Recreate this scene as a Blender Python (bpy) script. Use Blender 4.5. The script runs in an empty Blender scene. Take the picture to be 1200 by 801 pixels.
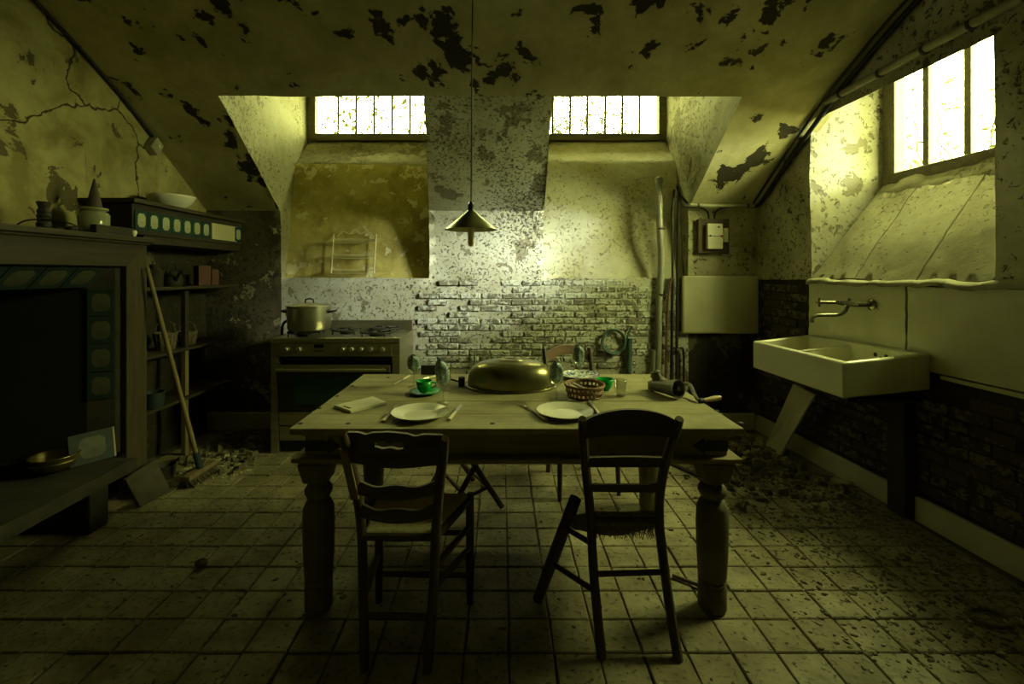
import bpy, bmesh, math, random
from mathutils import Vector, Matrix, noise

random.seed(7)
SC = bpy.context.scene
COL = SC.collection
PI = math.pi

# ------------------------------------------------------------------ camera, sky, exposure
F = 533.0                     # focal length in pixels of the 1200 px wide frame
H = 1.403                     # eye height
VX, VY = 588.0, 320.0         # vanishing point of the room's long axis
cam_d = bpy.data.cameras.new('camera')
cam_d.sensor_fit = 'HORIZONTAL'
cam_d.sensor_width = 36.0
cam_d.lens = F / 1200.0 * 36.0
cam_d.shift_x = (600.0 - VX) / 1200.0
cam_d.shift_y = -(400.5 - VY) / 1200.0
cam_d.clip_start = 0.05
cam = bpy.data.objects.new('camera', cam_d)
cam.location = (0, 0, H)
cam.rotation_euler = (PI / 2, 0, 0)
COL.objects.link(cam)
SC.camera = cam

world = bpy.data.worlds.new('sky')
SC.world = world
world.use_nodes = True
wn = world.node_tree
bg = wn.nodes['Background']
bg.inputs['Color'].default_value = (0.97, 1.0, 0.37, 1)
bg.inputs['Strength'].default_value = 11.0

# hazy low sun that slants in through the side window towards the back wall
sd_ = bpy.data.lights.new('hazy_sun', 'SUN')
sd_.energy = 3.3; sd_.angle = math.radians(16); sd_.color = (.96, 1.0, .84)
sun = bpy.data.objects.new('hazy_sun', sd_)
sun.rotation_euler = Vector((-1.0, .48, -.31)).to_track_quat('-Z', 'Y').to_euler()
sun.location = (6, 1, 4)
COL.objects.link(sun)

def portal(name, loc, rot, sx, sy):
    d = bpy.data.lights.new(name, 'AREA')
    d.shape = 'RECTANGLE'; d.size = sx; d.size_y = sy
    d.cycles.is_portal = True
    o = bpy.data.objects.new(name, d)
    o.location = loc; o.rotation_euler = rot
    COL.objects.link(o)
portal('sky_portal', (-1.25, 4.80, 3.05), (-PI / 2, 0, 0), 1.55, 0.66)
portal('sky_portal', (1.02, 4.80, 3.05), (-PI / 2, 0, 0), 1.40, 0.66)
portal('sky_portal', (3.00, 2.83, 2.50), (PI / 2, 0, PI / 2), 1.25, 0.85)

vs = SC.view_settings
SC.display_settings.display_device = 'sRGB'
vs.view_transform = 'Standard'
vs.look = 'None'
vs.exposure = 2.58
vs.gamma = 1.0
vs.use_curve_mapping = False
SC.cycles.max_bounces = 12
SC.cycles.diffuse_bounces = 8
SC.cycles.transparent_max_bounces = 16
SC.cycles.caustics_reflective = False
SC.cycles.caustics_refractive = False
SC.cycles.use_denoising = True

def at(px, py, d):
    return Vector(((px - VX) * d / F, d, H - (py - VY) * d / F))

def XR(y):
    return 2.42 - 0.052 * (y - 2.0)
XL = -2.68
YB = 4.12
YF = -1.7

# ------------------------------------------------------------------ materials
MATS = {}
class NT:
    def __init__(s, name):
        s.m = bpy.data.materials.new(name); s.m.use_nodes = True
        s.t = s.m.node_tree; s.n = s.t.nodes; s.l = s.t.links
        s.b = s.n['Principled BSDF']
        s.tc = s.n.new('ShaderNodeTexCoord')
        MATS[name] = s.m
    def add(s, typ, **kw):
        nd = s.n.new(typ)
        for k, v in kw.items():
            if k.startswith('i_'):
                key = k[2:].replace('_', ' ')
                nd.inputs[key].default_value = v
            else: setattr(nd, k, v)
        return nd
    def link(s, a, b): s.l.new(a, b)
    def coord(s, scale=(1, 1, 1), rot=(0, 0, 0), loc=(0, 0, 0)):
        mp = s.add('ShaderNodeMapping')
        mp.inputs['Scale'].default_value = scale
        mp.inputs['Rotation'].default_value = rot
        mp.inputs['Location'].default_value = loc
        s.link(s.tc.outputs['Object'], mp.inputs['Vector'])
        return mp.outputs[0]
    def noise(s, vec, scale, detail=4, rough=.55, dist=0.0):
        nd = s.add('ShaderNodeTexNoise')
        nd.inputs['Scale'].default_value = scale; nd.inputs['Detail'].default_value = detail
        nd.inputs['Roughness'].default_value = rough; nd.inputs['Distortion'].default_value = dist
        s.link(vec, nd.inputs['Vector'])
        return nd.outputs['Fac']
    def ramp(s, fac, lo, hi, a=0.0, b=1.0):
        nd = s.add('ShaderNodeMapRange')
        nd.inputs['From Min'].default_value = lo; nd.inputs['From Max'].default_value = hi
        nd.inputs['To Min'].default_value = a; nd.inputs['To Max'].default_value = b
        s.link(fac, nd.inputs['Value'])
        return nd.outputs[0]
    def math(s, op, a, b=None):
        nd = s.add('ShaderNodeMath', operation=op)
        for i, v in enumerate((a, b)):
            if v is None: continue
            if isinstance(v, (int, float)): nd.inputs[i].default_value = v
            else: s.link(v, nd.inputs[i])
        return nd.outputs[0]
    def mix(s, fac, a, b, mode='MIX'):
        nd = s.add('ShaderNodeMix', data_type='RGBA', blend_type=mode)
        for i, v in ((0, fac), (6, a), (7, b)):
            if isinstance(v, (int, float)): nd.inputs[i].default_value = v
            elif isinstance(v, tuple): nd.inputs[i].default_value = (*v, 1)
            else: s.link(v, nd.inputs[i])
        return nd.outputs[2]
    def bump(s, h, strength=.4, dist=.01, prev=None):
        nd = s.add('ShaderNodeBump')
        nd.inputs['Strength'].default_value = strength; nd.inputs['Distance'].default_value = dist
        s.link(h, nd.inputs['Height'])
        if prev is not None: s.link(prev, nd.inputs['Normal'])
        s.link(nd.outputs[0], s.b.inputs['Normal'])
        return nd.outputs[0]
    def color(s, c):
        if isinstance(c, tuple): s.b.inputs['Base Color'].default_value = (*c, 1)
        else: s.link(c, s.b.inputs['Base Color'])
    def rough(s, v):
        if isinstance(v, (int, float)): s.b.inputs['Roughness'].default_value = v
        else: s.link(v, s.b.inputs['Roughness'])

def simple(name, c1, c2=None, rough=.6, metal=0.0, scale=8.0, bump=0.0, spec=None, stretch=(1, 1, 1), detail=4):
    t = NT(name)
    if c2 is None: c2 = tuple(x * .7 for x in c1)
    v = t.coord(stretch)
    n = t.noise(v, scale, detail, .6)
    t.color(t.mix(t.ramp(n, .35, .65), c1, c2))
    t.rough(rough); t.b.inputs['Metallic'].default_value = metal
    if spec is not None: t.b.inputs['Specular IOR Level'].default_value = spec
    if bump: t.bump(n, bump, .01)
    return t.m

def plaster(name, base, stain, patch, stain_lo=.42, stain_hi=.62, patch_thr=.60, patch_scale=3.0,
            region_scale=.7, region_w=.5, pits=0.0, pit_col=(.05, .045, .03), pit_scale=26.0, crack=False,
            bump=.5, fade=None, stain_scale=2.2):
    """old limewashed plaster: stains, flaked patches with sharp edges, pits and hairline cracks"""
    t = NT(name)
    v = t.coord()
    st = t.noise(v, stain_scale, 6, .62, .4)
    col = t.mix(t.ramp(st, stain_lo, stain_hi), base, stain)
    fine = t.noise(v, 14, 5, .65)
    col = t.mix(t.ramp(fine, .3, .75, 0, .45), col, tuple(x * .55 for x in base))
    reg = t.noise(v, region_scale, 2, .5)
    pn = t.noise(v, patch_scale, 7, .62, .25)
    pm = t.math('ADD', pn, t.math('MULTIPLY', t.math('SUBTRACT', reg, .5), region_w))
    pmask = t.ramp(pm, patch_thr, patch_thr + .018)
    col = t.mix(pmask, col, patch)
    h = t.math('SUBTRACT', t.math('MULTIPLY', fine, .35), t.math('MULTIPLY', pmask, .45))
    if pits:
        pt = t.noise(v, pit_scale, 3, .7, .6)
        pr = t.noise(v, 1.1, 3, .6)
        pmx = t.math('ADD', pt, t.math('MULTIPLY', t.math('SUBTRACT', pr, .5), .35))
        pk = t.ramp(pmx, .64 - pits * .12, .70 - pits * .12)
        col = t.mix(t.math('MULTIPLY', pk, .85), col, pit_col)
        h = t.math('SUBTRACT', h, pk)
    if crack:
        nd = t.add('ShaderNodeTexVoronoi', feature='DISTANCE_TO_EDGE')
        nd.inputs['Scale'].default_value = .8
        wv = t.add('ShaderNodeVectorMath', operation='ADD')
        nz = t.add('ShaderNodeTexNoise'); nz.inputs['Scale'].default_value = 2.5; nz.inputs['Detail'].default_value = 6
        t.link(v, nz.inputs['Vector'])
        sc = t.add('ShaderNodeVectorMath', operation='SCALE'); sc.inputs['Scale'].default_value = .5
        t.link(nz.outputs['Color'], sc.inputs[0]); t.link(v, wv.inputs[0]); t.link(sc.outputs[0], wv.inputs[1])
        t.link(wv.outputs[0], nd.inputs['Vector'])
        ck = t.ramp(nd.outputs['Distance'], .0015, .006, 1, 0)
        col = t.mix(t.math('MULTIPLY', ck, .9), col, (.02, .018, .01))
        h = t.math('SUBTRACT', h, ck)
    t.color(col); t.rough(.92)
    t.b.inputs['Specular IOR Level'].default_value = .2
    t.bump(h, bump, .012)
    return t.m

def wood(name, c1, c2, axis='x', rough=.65, bump=.25, scale=1.0, dust=None):
    t = NT(name)
    s = {'x': (1.2, 14, 14), 'y': (14, 1.2, 14), 'z': (14, 14, 1.2)}[axis]
    v = t.coord(tuple(k * scale for k in s))
    n = t.noise(v, 2.0, 5, .6, .8)
    col = t.mix(t.ramp(n, .3, .7), c1, c2)
    if dust:
        d = t.noise(t.coord(), 5, 6, .65)
        col = t.mix(t.ramp(d, .4, .68, 0, .75), col, dust)
    t.color(col); t.rough(rough); t.b.inputs['Specular IOR Level'].default_value = .3
    t.bump(n, bump, .004)
    return t.m

plaster('ceiling_plaster', (.58, .55, .32), (.40, .37, .19), (.045, .04, .025), patch_thr=.585, patch_scale=4.6, region_scale=1.1, region_w=.45, bump=.8)
plaster('pier_plaster', (.66, .66, .54), (.50, .48, .34), (.27, .25, .17), patch_thr=.60, patch_scale=4.6, region_w=.42, pits=.62, pit_scale=42, bump=.9)
plaster('wall_plaster', (.56, .54, .38), (.34, .31, .18), (.15, .14, .09), patch_thr=.64, pits=.7)
plaster('left_plaster', (.43, .40, .18), (.22, .19, .07), (.11, .095, .045), patch_thr=.60, patch_scale=4, crack=True, stain_scale=3, bump=.9)
plaster('ochre_plaster', (.50, .44, .14), (.30, .25, .06), (.60, .56, .32), patch_thr=.555, patch_scale=8.5, region_w=.35, stain_scale=4.5, bump=.9)
plaster('smooth_plaster', (.68, .68, .54), (.50, .47, .27), (.36, .33, .19), patch_thr=.66, patch_scale=6, stain_lo=.38, stain_hi=.62, pits=.28, pit_scale=38, bump=.9, pit_col=(.26, .24, .15))
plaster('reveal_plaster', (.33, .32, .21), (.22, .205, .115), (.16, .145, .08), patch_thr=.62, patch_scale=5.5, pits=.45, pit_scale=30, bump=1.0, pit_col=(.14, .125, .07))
plaster('embrasure_plaster', (.225, .22, .155), (.16, .152, .092), (.10, .092, .055), patch_thr=.61, patch_scale=6, pits=.55, pit_scale=30, bump=1.0, pit_col=(.085, .078, .045))  # darker copy of the reveal plaster, colour lowered to offset strong light here
plaster('sill_plaster', (.38, .37, .24), (.27, .255, .145), (.16, .14, .08), patch_thr=.66, patch_scale=6, pits=.35, pit_scale=34, bump=1.0, pit_col=(.16, .145, .085))
plaster('dark_wall', (.048, .043, .028), (.024, .021, .013), (.13, .12, .07), patch_thr=.66, patch_scale=4, pits=.6)
plaster('mould_wall', (.15, .135, .08), (.05, .044, .025), (.34, .315, .19), patch_thr=.60, patch_scale=5, pits=1.1, region_w=.3)

def mat_brick(name, c1, c2, wash, thr, rough_b=1.0):
    t = NT(name)
    oi = t.add('ShaderNodeObjectInfo')
    v = t.coord()
    vm = t.add('ShaderNodeVectorMath', operation='ADD')
    cmb = t.add('ShaderNodeCombineXYZ')
    r = t.math('MULTIPLY', oi.outputs['Random'], 37.0)
    for i in range(3): t.link(r, cmb.inputs[i])
    t.link(v, vm.inputs[0]); t.link(cmb.outputs[0], vm.inputs[1])
    n = t.noise(vm.outputs[0], 24, 4, .7, .5)
    base = t.mix(oi.outputs['Random'], c1, c2)
    thr2 = t.math('ADD', n, t.math('MULTIPLY', t.math('SUBTRACT', oi.outputs['Random'], .5), .16))
    t.color(t.mix(t.ramp(thr2, thr, thr + .07), wash, base)); t.rough(.95)
    t.b.inputs['Specular IOR Level'].default_value = .15
    t.bump(n, rough_b, .02)
mat_brick('whitewashed_brick', (.16, .15, .105), (.26, .245, .18), (.62, .64, .56), .47)
mat_brick('dark_brick', (.045, .035, .022), (.085, .07, .045), (.16, .145, .09), .40)

def mat_floor_tile():
    t = NT('floor_tile_clay')
    oi = t.add('ShaderNodeObjectInfo')
    geo = t.add('ShaderNodeNewGeometry')
    n1 = t.add('ShaderNodeTexNoise'); n1.inputs['Scale'].default_value = 4.5; n1.inputs['Detail'].default_value = 6
    n1.inputs['Roughness'].default_value = .65
    t.link(geo.outputs['Position'], n1.inputs['Vector'])
    n2 = t.add('ShaderNodeTexNoise'); n2.inputs['Scale'].default_value = 42; n2.inputs['Detail'].default_value = 3
    t.link(geo.outputs['Position'], n2.inputs['Vector'])
    c = t.mix(oi.outputs['Random'], (.26, .232, .13), (.36, .335, .21))
    c = t.mix(t.ramp(n1.outputs['Fac'], .35, .7), c, (.145, .122, .066))
    c = t.mix(t.ramp(n2.outputs['Fac'], .56, .70, 0, .8), c, (.05, .042, .022))
    t.color(c); t.rough(t.ramp(n1.outputs['Fac'], .3, .7, .42, .75))
    t.b.inputs['Specular IOR Level'].default_value = .35
    t.bump(n2.outputs['Fac'], .5, .006)
mat_floor_tile()
simple('grout', (.06, .052, .03), (.12, .105, .06), .95, scale=25, bump=.5)
simple('earth', (.16, .14, .08), (.07, .06, .035), .95, scale=20, bump=.8)
simple('debris_pale', (.44, .42, .27), (.24, .22, .12), .9, scale=20)
simple('debris_dark', (.09, .08, .045), (.16, .14, .07), .9, scale=20)
simple('leaf_dry', (.24, .24, .06), (.14, .13, .03), .8, scale=10)
wood('table_wood', (.14, .115, .06), (.24, .20, .105), 'x', dust=(.30, .27, .15))
wood('table_top_wood', (.27, .245, .125), (.18, .162, .08), 'x', rough=.6, dust=(.37, .35, .19))
wood('leg_wood', (.125, .105, .056), (.078, .066, .036), 'z', dust=(.17, .155, .088))
wood('dark_wood_z', (.040, .030, .018), (.075, .058, .034), 'z', rough=.5, bump=.15)
wood('dark_wood_x', (.040, .030, .018), (.075, .058, .034), 'x', rough=.5, bump=.15)
wood('worn_wood', (.22, .17, .09), (.13, .10, .05), 'z')
wood('pink_wood', (.30, .20, .13), (.20, .13, .085), 'x', rough=.45)
wood('mantel_wood_y', (.050, .040, .018), (.028, .022, .011), 'y')
wood('mantel_wood_z', (.070, .058, .026), (.034, .027, .013), 'z')
wood('shelf_wood', (.028, .022, .012), (.045, .036, .02), 'y')
wood('window_wood', (.14, .125, .06), (.08, .07, .035), 'x', bump=.5)
wood('broom_wood', (.22, .175, .075), (.15, .12, .05), 'z')
wood('handle_wood', (.50, .40, .22), (.40, .31, .16), 'x', rough=.4)
wood('board_brown', (.12, .09, .05), (.08, .06, .03), 'z')
simple('rush', (.58, .54, .32), (.40, .36, .20), .85, scale=60, bump=.5)
simple('rush_dark', (.20, .175, .09), (.11, .095, .05), .9, scale=60, bump=.5)
simple('ceramic', (.74, .74, .62), (.66, .65, .52), .18, scale=3)
simple('sink_ceramic', (.66, .66, .50), (.58, .57, .41), .22, scale=2.2)
simple('panel_white', (.58, .57, .38), (.46, .44, .27), .5, scale=2.5, bump=.05)
simple('cream_board', (.62, .61, .44), (.56, .55, .38), .45, scale=2)
simple('ivory', (.66, .60, .42), (.58, .52, .34), .4)
simple('steel', (.50, .49, .40), (.42, .41, .33), .28, .8, scale=5)
simple('stainless', (.42, .40, .28), (.34, .32, .21), .34, .85, scale=3, stretch=(1, 1, 12))
simple('aluminium', (.62, .61, .52), (.54, .53, .45), .34, 1.0, scale=3)
simple('cast_iron', (.035, .034, .03), (.02, .02, .016), .6, .3)
simple('black_enamel', (.012, .012, .010), (.018, .018, .014), .35)
simple('soot', (.006, .005, .0035), (.010, .0085, .006), .95, scale=6, bump=.4)
simple('brass_dull', (.27, .25, .12), (.17, .155, .07), .30, .85, scale=3)
simple('bowl_brass', (.30, .25, .09), (.16, .13, .05), .35, .9, scale=6)
simple('grinder_metal', (.20, .19, .15), (.11, .10, .075), .45, .85, scale=9, bump=.2)
simple('pipe_grey', (.34, .34, .27), (.24, .23, .17), .5, .1, scale=6)
simple('pipe_teal', (.10, .17, .15), (.07, .12, .10), .5, .1, scale=6)
simple('pipe_copper', (.34, .21, .12), (.24, .15, .08), .45, .7, scale=6)
simple('conduit', (.38, .36, .24), (.26, .24, .15), .55, 0, scale=8)
simple('cable_black', (.010, .010, .008), None, .5)
simple('lamp_green', (.09, .10, .035), (.16, .16, .06), .35, .2, scale=14)
simple('lamp_white', (.62, .60, .40), (.55, .52, .33), .4)
simple('bulb_white', (.80, .76, .48), (.74, .70, .42), .25)
simple('glaze_teal', (.010, .040, .040), (.018, .058, .055), .2, scale=20)
simple('dark_teal', (.006, .018, .016), (.012, .028, .022), .65, scale=20)  # darker copy of the teal tile glaze, also on the mug and broom ferrule
simple('dull_pale', (.075, .082, .046), (.04, .044, .025), .6, scale=9)  # darker copy of the pale tile glaze for the fireplace tiles
simple('tap_metal', (.30, .29, .20), (.18, .17, .11), .3, .85, scale=20)
simple('wire_cream', (.62, .58, .34), None, .5)
simple('glaze_pale', (.40, .43, .29), (.32, .34, .22), .2, scale=12)
simple('jar_glass', (.26, .27, .16), (.20, .21, .12), .12, scale=3)
simple('basket_wicker', (.26, .15, .07), (.15, .085, .04), .6, scale=30, bump=.4)
simple('wicker_grey', (.16, .13, .07), (.08, .065, .035), .8, scale=30, bump=.4)
simple('paper_dark', (.035, .03, .022), (.055, .045, .03), .8)
simple('box_red', (.10, .032, .014), (.07, .022, .011), .7)
simple('paper_white', (.52, .54, .44), (.40, .41, .32), .8)
simple('bristle', (.05, .04, .022), (.10, .08, .04), .9, scale=40, bump=.6)
simple('stone_dark', (.018, .016, .0095), (.034, .029, .017), .85, scale=8, bump=.6)
simple('slate_tile', (.07, .06, .03), (.04, .034, .018), .75, scale=9, bump=.2)
simple('rubber', (.014, .015, .012), None, .6)
simple('white_plastic', (.70, .69, .52), (.66, .64, .47), .4)
simple('red_plastic', (.45, .03, .02), None, .4)
simple('display_black', (.006, .006, .006), None, .2)
simple('bark', (.10, .085, .04), None, .9)

def mat_green_glass():
    t = NT('green_glass')
    t.color((.006, .30, .035)); t.rough(.14)
    t.b.inputs['Specular IOR Level'].default_value = .4
    t = NT('oven_glass')
    t.color((.012, .05, .018)); t.rough(.06)
mat_green_glass()

def thin_glass(name, tint, gloss):
    m = bpy.data.materials.new(name); m.use_nodes = True; MATS[name] = m
    n, l = m.node_tree.nodes, m.node_tree.links
    n.remove(n['Principled BSDF'])
    tr = n.new('ShaderNodeBsdfTransparent'); tr.inputs[0].default_value = (*tint, 1)
    gl = n.new('ShaderNodeBsdfGlossy'); gl.inputs['Roughness'].default_value = .03
    lw = n.new('ShaderNodeLayerWeight'); lw.inputs['Blend'].default_value = gloss
    mx = n.new('ShaderNodeMixShader')
    l.new(lw.outputs['Facing'], mx.inputs[0]); l.new(tr.outputs[0], mx.inputs[1]); l.new(gl.outputs[0], mx.inputs[2])
    l.new(mx.outputs[0], n['Material Output'].inputs['Surface'])
thin_glass('pane_glass', (.96, .97, .95), .03)
thin_glass('drink_glass', (.93, .94, .88), .25)

def mat_napkin():
    t = NT('napkin_blue')
    v = t.coord()
    vo = t.add('ShaderNodeTexVoronoi', feature='DISTANCE_TO_EDGE'); vo.inputs['Scale'].default_value = 110
    t.link(v, vo.inputs['Vector'])
    n = t.noise(v, 45, 3, .6)
    c = t.mix(t.ramp(vo.outputs['Distance'], .04, .16), (.62, .70, .66), (.12, .20, .24))
    c = t.mix(t.ramp(n, .45, .6), c, (.16, .25, .29))
    t.color(c); t.rough(.9)
    t = NT('blue_white_china')
    v = t.coord(); n = t.noise(v, 34, 4, .6, 1.0)
    t.color(t.mix(t.ramp(n, .49, .54), (.68, .70, .64), (.06, .12, .24))); t.rough(.15)
mat_napkin()

def mat_leaf():
    m = bpy.data.materials.new('creeper_leaf'); m.use_nodes = True; MATS['creeper_leaf'] = m
    n, l = m.node_tree.nodes, m.node_tree.links
    b = n['Principled BSDF']; b.inputs['Base Color'].default_value = (.022, .024, .004, 1); b.inputs['Roughness'].default_value = .6
    tr = n.new('ShaderNodeBsdfTranslucent'); tr.inputs[0].default_value = (.026, .028, .003, 1)
    mx = n.new('ShaderNodeMixShader'); mx.inputs[0].default_value = .55
    l.new(b.outputs[0], mx.inputs[1]); l.new(tr.outputs[0], mx.inputs[2])
    l.new(mx.outputs[0], n['Material Output'].inputs['Surface'])
mat_leaf()

# ------------------------------------------------------------------ mesh helpers
def wmat(o):
    m = o.matrix_basis.copy()
    p = o.parent
    while p is not None:
        m = p.matrix_basis @ m; p = p.parent
    return m

class MB:
    def __init__(s): s.v = []; s.f = []; s.mi = []; s.cur = 0
    def add(s, verts, faces):
        b = len(s.v); s.v += [Vector(p) for p in verts]
        for f in faces: s.f.append([b + i for i in f]); s.mi.append(s.cur)
        return s
    def hexa(s, p):   # 8 points: bottom 4 ccw, top 4 ccw
        return s.add(p, [(3, 2, 1, 0), (4, 5, 6, 7), (0, 1, 5, 4), (1, 2, 6, 5), (2, 3, 7, 6), (3, 0, 4, 7)])
    def box(s, x0, x1, y0, y1, z0, z1):
        return s.hexa([(x0, y0, z0), (x1, y0, z0), (x1, y1, z0), (x0, y1, z0), (x0, y0, z1), (x1, y0, z1), (x1, y1, z1), (x0, y1, z1)])
    def obox(s, c, ax, ay, az, hx, hy, hz):
        c = Vector(c); ax = Vector(ax).normalized() * hx; ay = Vector(ay).normalized() * hy; az = Vector(az).normalized() * hz
        return s.hexa([c - ax - ay - az, c + ax - ay - az, c + ax + ay - az, c - ax + ay - az, c - ax - ay + az, c + ax - ay + az, c + ax + ay + az, c - ax + ay + az])
    def tube(s, pts, r, n=10, up=(0, 0, 1), cap=True, flat=1.0, twist=0.0):
        pts = [Vector(p) for p in pts]; rs = r if isinstance(r, (list, tuple)) else [r] * len(pts)
        vs, fs = [], []
        ref = Vector(up)
        for i, p in enumerate(pts):
            a = pts[max(i - 1, 0)]; b = pts[min(i + 1, len(pts) - 1)]
            t = (b - a).normalized()
            if abs(t.dot(ref)) > .97: ref = Vector((1, 0, 0)) if abs(t.x) < .9 else Vector((0, 1, 0))
            u = ref.cross(t).normalized(); w = t.cross(u)
            ref = w
            for k in range(n):
                ang = 2 * PI * k / n + twist
                vs.append(p + u * math.cos(ang) * rs[i] + w * math.sin(ang) * rs[i] * flat)
        for i in range(len(pts) - 1):
            for k in range(n):
                fs.append((i * n + k, i * n + (k + 1) % n, (i + 1) * n + (k + 1) % n, (i + 1) * n + k))
        if cap:
            fs.append(tuple(range(n - 1, -1, -1))); fs.append(tuple(range((len(pts) - 1) * n, len(pts) * n)))
        return s.add(vs, fs)
    def lathe(s, prof, c=(0, 0, 0), n=24, sx=1.0, sy=1.0, M=None):
        c = Vector(c); vs, fs = [], []
        for r, z in prof:
            for k in range(n):
                a = 2 * PI * k / n
                p = Vector((math.cos(a) * r * sx, math.sin(a) * r * sy, z))
                vs.append((M @ p) if M is not None else c + p)
        m = len(prof)
        for i in range(m - 1):
            for k in range(n):
                fs.append((i * n + k, i * n + (k + 1) % n, (i + 1) * n + (k + 1) % n, (i + 1) * n + k))
        if prof[0][0] > 1e-6: pass
        return s.add(vs, fs)
    def disc(s, c, r, n=20, sx=1, sy=1, flip=False):
        c = Vector(c)
        vs = [c + Vector((math.cos(2 * PI * k / n) * r * sx, math.sin(2 * PI * k / n) * r * sy, 0)) for k in range(n)]
        return s.add(vs, [tuple(range(n))[::-1] if flip else tuple(range(n))])
    def grid(s, fn, nu, nv):
        vs = [fn(i / nu, j / nv) for j in range(nv + 1) for i in range(nu + 1)]
        fs = [(j * (nu + 1) + i, j * (nu + 1) + i + 1, (j + 1) * (nu + 1) + i + 1, (j + 1) * (nu + 1) + i) for j in range(nv) for i in range(nu)]
        return s.add(vs, fs)
    def build(s, name, mats, parent=None, bevel=0.0, smooth=False, local=False, kind=None, seg=2, weld=False):
        me = bpy.data.meshes.new(name)
        inv = Matrix() if (parent is None or local) else wmat(parent).inverted()
        me.from_pydata([inv @ p for p in s.v], [], s.f)
        for m in (mats if isinstance(mats, (list, tuple)) else [mats]): me.materials.append(MATS[m])
        for p, mi in zip(me.polygons, s.mi): p.material_index = mi
        bm = bmesh.new(); bm.from_mesh(me)
        if weld: bmesh.ops.remove_doubles(bm, verts=bm.verts, dist=1e-5)
        if weld != 'open': bmesh.ops.recalc_face_normals(bm, faces=bm.faces)
        bm.to_mesh(me); bm.free()
        if smooth:
            for p in me.polygons: p.use_smooth = True
            if smooth != 'all':
                me.set_sharp_from_angle(angle=math.radians(38))
        o = bpy.data.objects.new(name, me); COL.objects.link(o)
        if parent is not None: o.parent = parent
        if bevel:
            b = o.modifiers.new('soft_edge', 'BEVEL'); b.width = bevel; b.segments = seg; b.limit_method = 'ANGLE'; b.angle_limit = math.radians(40)
        if kind: o['kind'] = kind
        return o

def thing(name, label, cat, loc=(0, 0, 0), rotz=0.0, group=None):
    o = bpy.data.objects.new(name, None); COL.objects.link(o)
    o.empty_display_size = .05
    o.matrix_basis = Matrix.Translation(Vector(loc)) @ Matrix.Rotation(rotz, 4, 'Z')
    o['label'] = label; o['category'] = cat
    if group: o['group'] = group
    return o
def tag(o, label, cat, group=None):
    o['label'] = label; o['category'] = cat
    if group: o['group'] = group
    return o
def struct(o, label, cat):
    o['kind'] = 'structure'; o['label'] = label; o['category'] = cat
    return o
def piece(name, mesh, M, parent):
    o = bpy.data.objects.new(name, mesh); COL.objects.link(o); o.parent = parent
    o.matrix_basis = wmat(parent).inverted() @ M
    return o

def rough(p, a=.010, sc=2.2):
    q = p * sc
    return p + Vector((noise.noise(q), noise.noise(q + Vector((9.1, 3.3, 1.7))), noise.noise(q + Vector((-4.2, 7.7, 5.1))))) * a \
             + Vector((noise.noise(q * 4.1), noise.noise(q * 4.3 + Vector((2, 1, 5))), noise.noise(q * 3.9 + Vector((8, 3, 1))))) * a * .35

PROF = [(4.12, 1.97), (3.86, 2.17), (3.5, 2.44), (3.23, 2.63), (2.92, 2.81), (2.6, 2.97), (2.3, 3.08), (2.0, 3.15), (1.6, 3.19), (1.0, 3.20), (-1.7, 3.20)]
def prof(y):
    for (a, za), (b, zb) in zip(PROF, PROF[1:]):
        if b <= y <= a: return za + (zb - za) * (a - y) / (a - b)
    return PROF[0][1] if y > 4 else 3.2
YL = 3.20                                   # depth of the front edge of the two dormer openings
DL0, DR1 = -2.0, 1.69                        # outer reveals of the two dormers
def PL(y): return -.546 - (y - YL) * .1207    # left and right edges of the pier between them
def PR(y): return .36 + (y - YL) * .02
def lin(a, b, t): return a + (b - a) * t

# ------------------------------------------------------------------ ceiling
mb = MB()
def strip(xa, xb, y0, y1, nx, ny):
    def fn(u, v):
        y = lin(y0, y1, v)
        a = xa(y) if callable(xa) else xa; b = xb(y) if callable(xb) else xb
        if a == XL: a -= .06
        if xb is XR: b += .06
        return rough(Vector((lin(a, b, u), y, prof(y))))
    mb.grid(fn, nx, ny)
strip(XL, DL0, YL, YB, 10, 14)
mb.cur = 1
strip(PL, PR, YL, YB, 14, 14)
mb.cur = 0
strip(DR1, XR, YL, YB, 10, 14)
for a, b in ((XL, DL0), (DL0, PL), (PL, PR), (PR, DR1), (DR1, XR)):
    strip(a, b, YF, YL, 16, 50)
ceil = struct(mb.build('ceiling', ['ceiling_plaster', 'pier_plaster'], smooth='all', weld='open'),
              'low vaulted plaster ceiling with dark flaked paint, sloping down to the back wall', 'ceiling')

# ------------------------------------------------------------------ back wall with two deep dormer recesses
ZR = 1.36                                    # foot of the recesses
mb = MB()
def quad(p00, p10, p11, p01, nu=8, nv=8, a=.010):
    p00, p10, p11, p01 = map(Vector, (p00, p10, p11, p01))
    mb.grid(lambda u, v: rough(lin(lin(p00, p10, u), lin(p01, p11, u), v), a), nu, nv)
zt = prof(YB)
mats_back = ['wall_plaster', 'pier_plaster', 'ochre_plaster', 'smooth_plaster', 'reveal_plaster', 'mould_wall', 'dark_wall']
mb.cur = 5; quad((XL, YB, 0), (DL0, YB, 0), (DL0, YB, ZR), (XL, YB, ZR), 10, 14)
quad((XL, YB, ZR), (DL0, YB, ZR), (DL0, YB, zt), (XL, YB, zt), 10, 8)
mb.cur = 1; quad((DL0, YB, 0), (PL(YB), YB, 0), (PL(YB), YB, ZR), (DL0, YB, ZR), 14, 14)
quad((PL(YB), YB, 0), (PR(YB), YB, 0), (PR(YB), YB, ZR), (PL(YB), YB, ZR), 14, 14)
quad((PL(YB), YB, ZR), (PR(YB), YB, ZR), (PR(YB), YB, zt), (PL(YB), YB, zt), 14, 8)
quad((PR(YB), YB, 0), (DR1, YB, 0), (DR1, YB, ZR), (PR(YB), YB, ZR), 14, 14)
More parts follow.
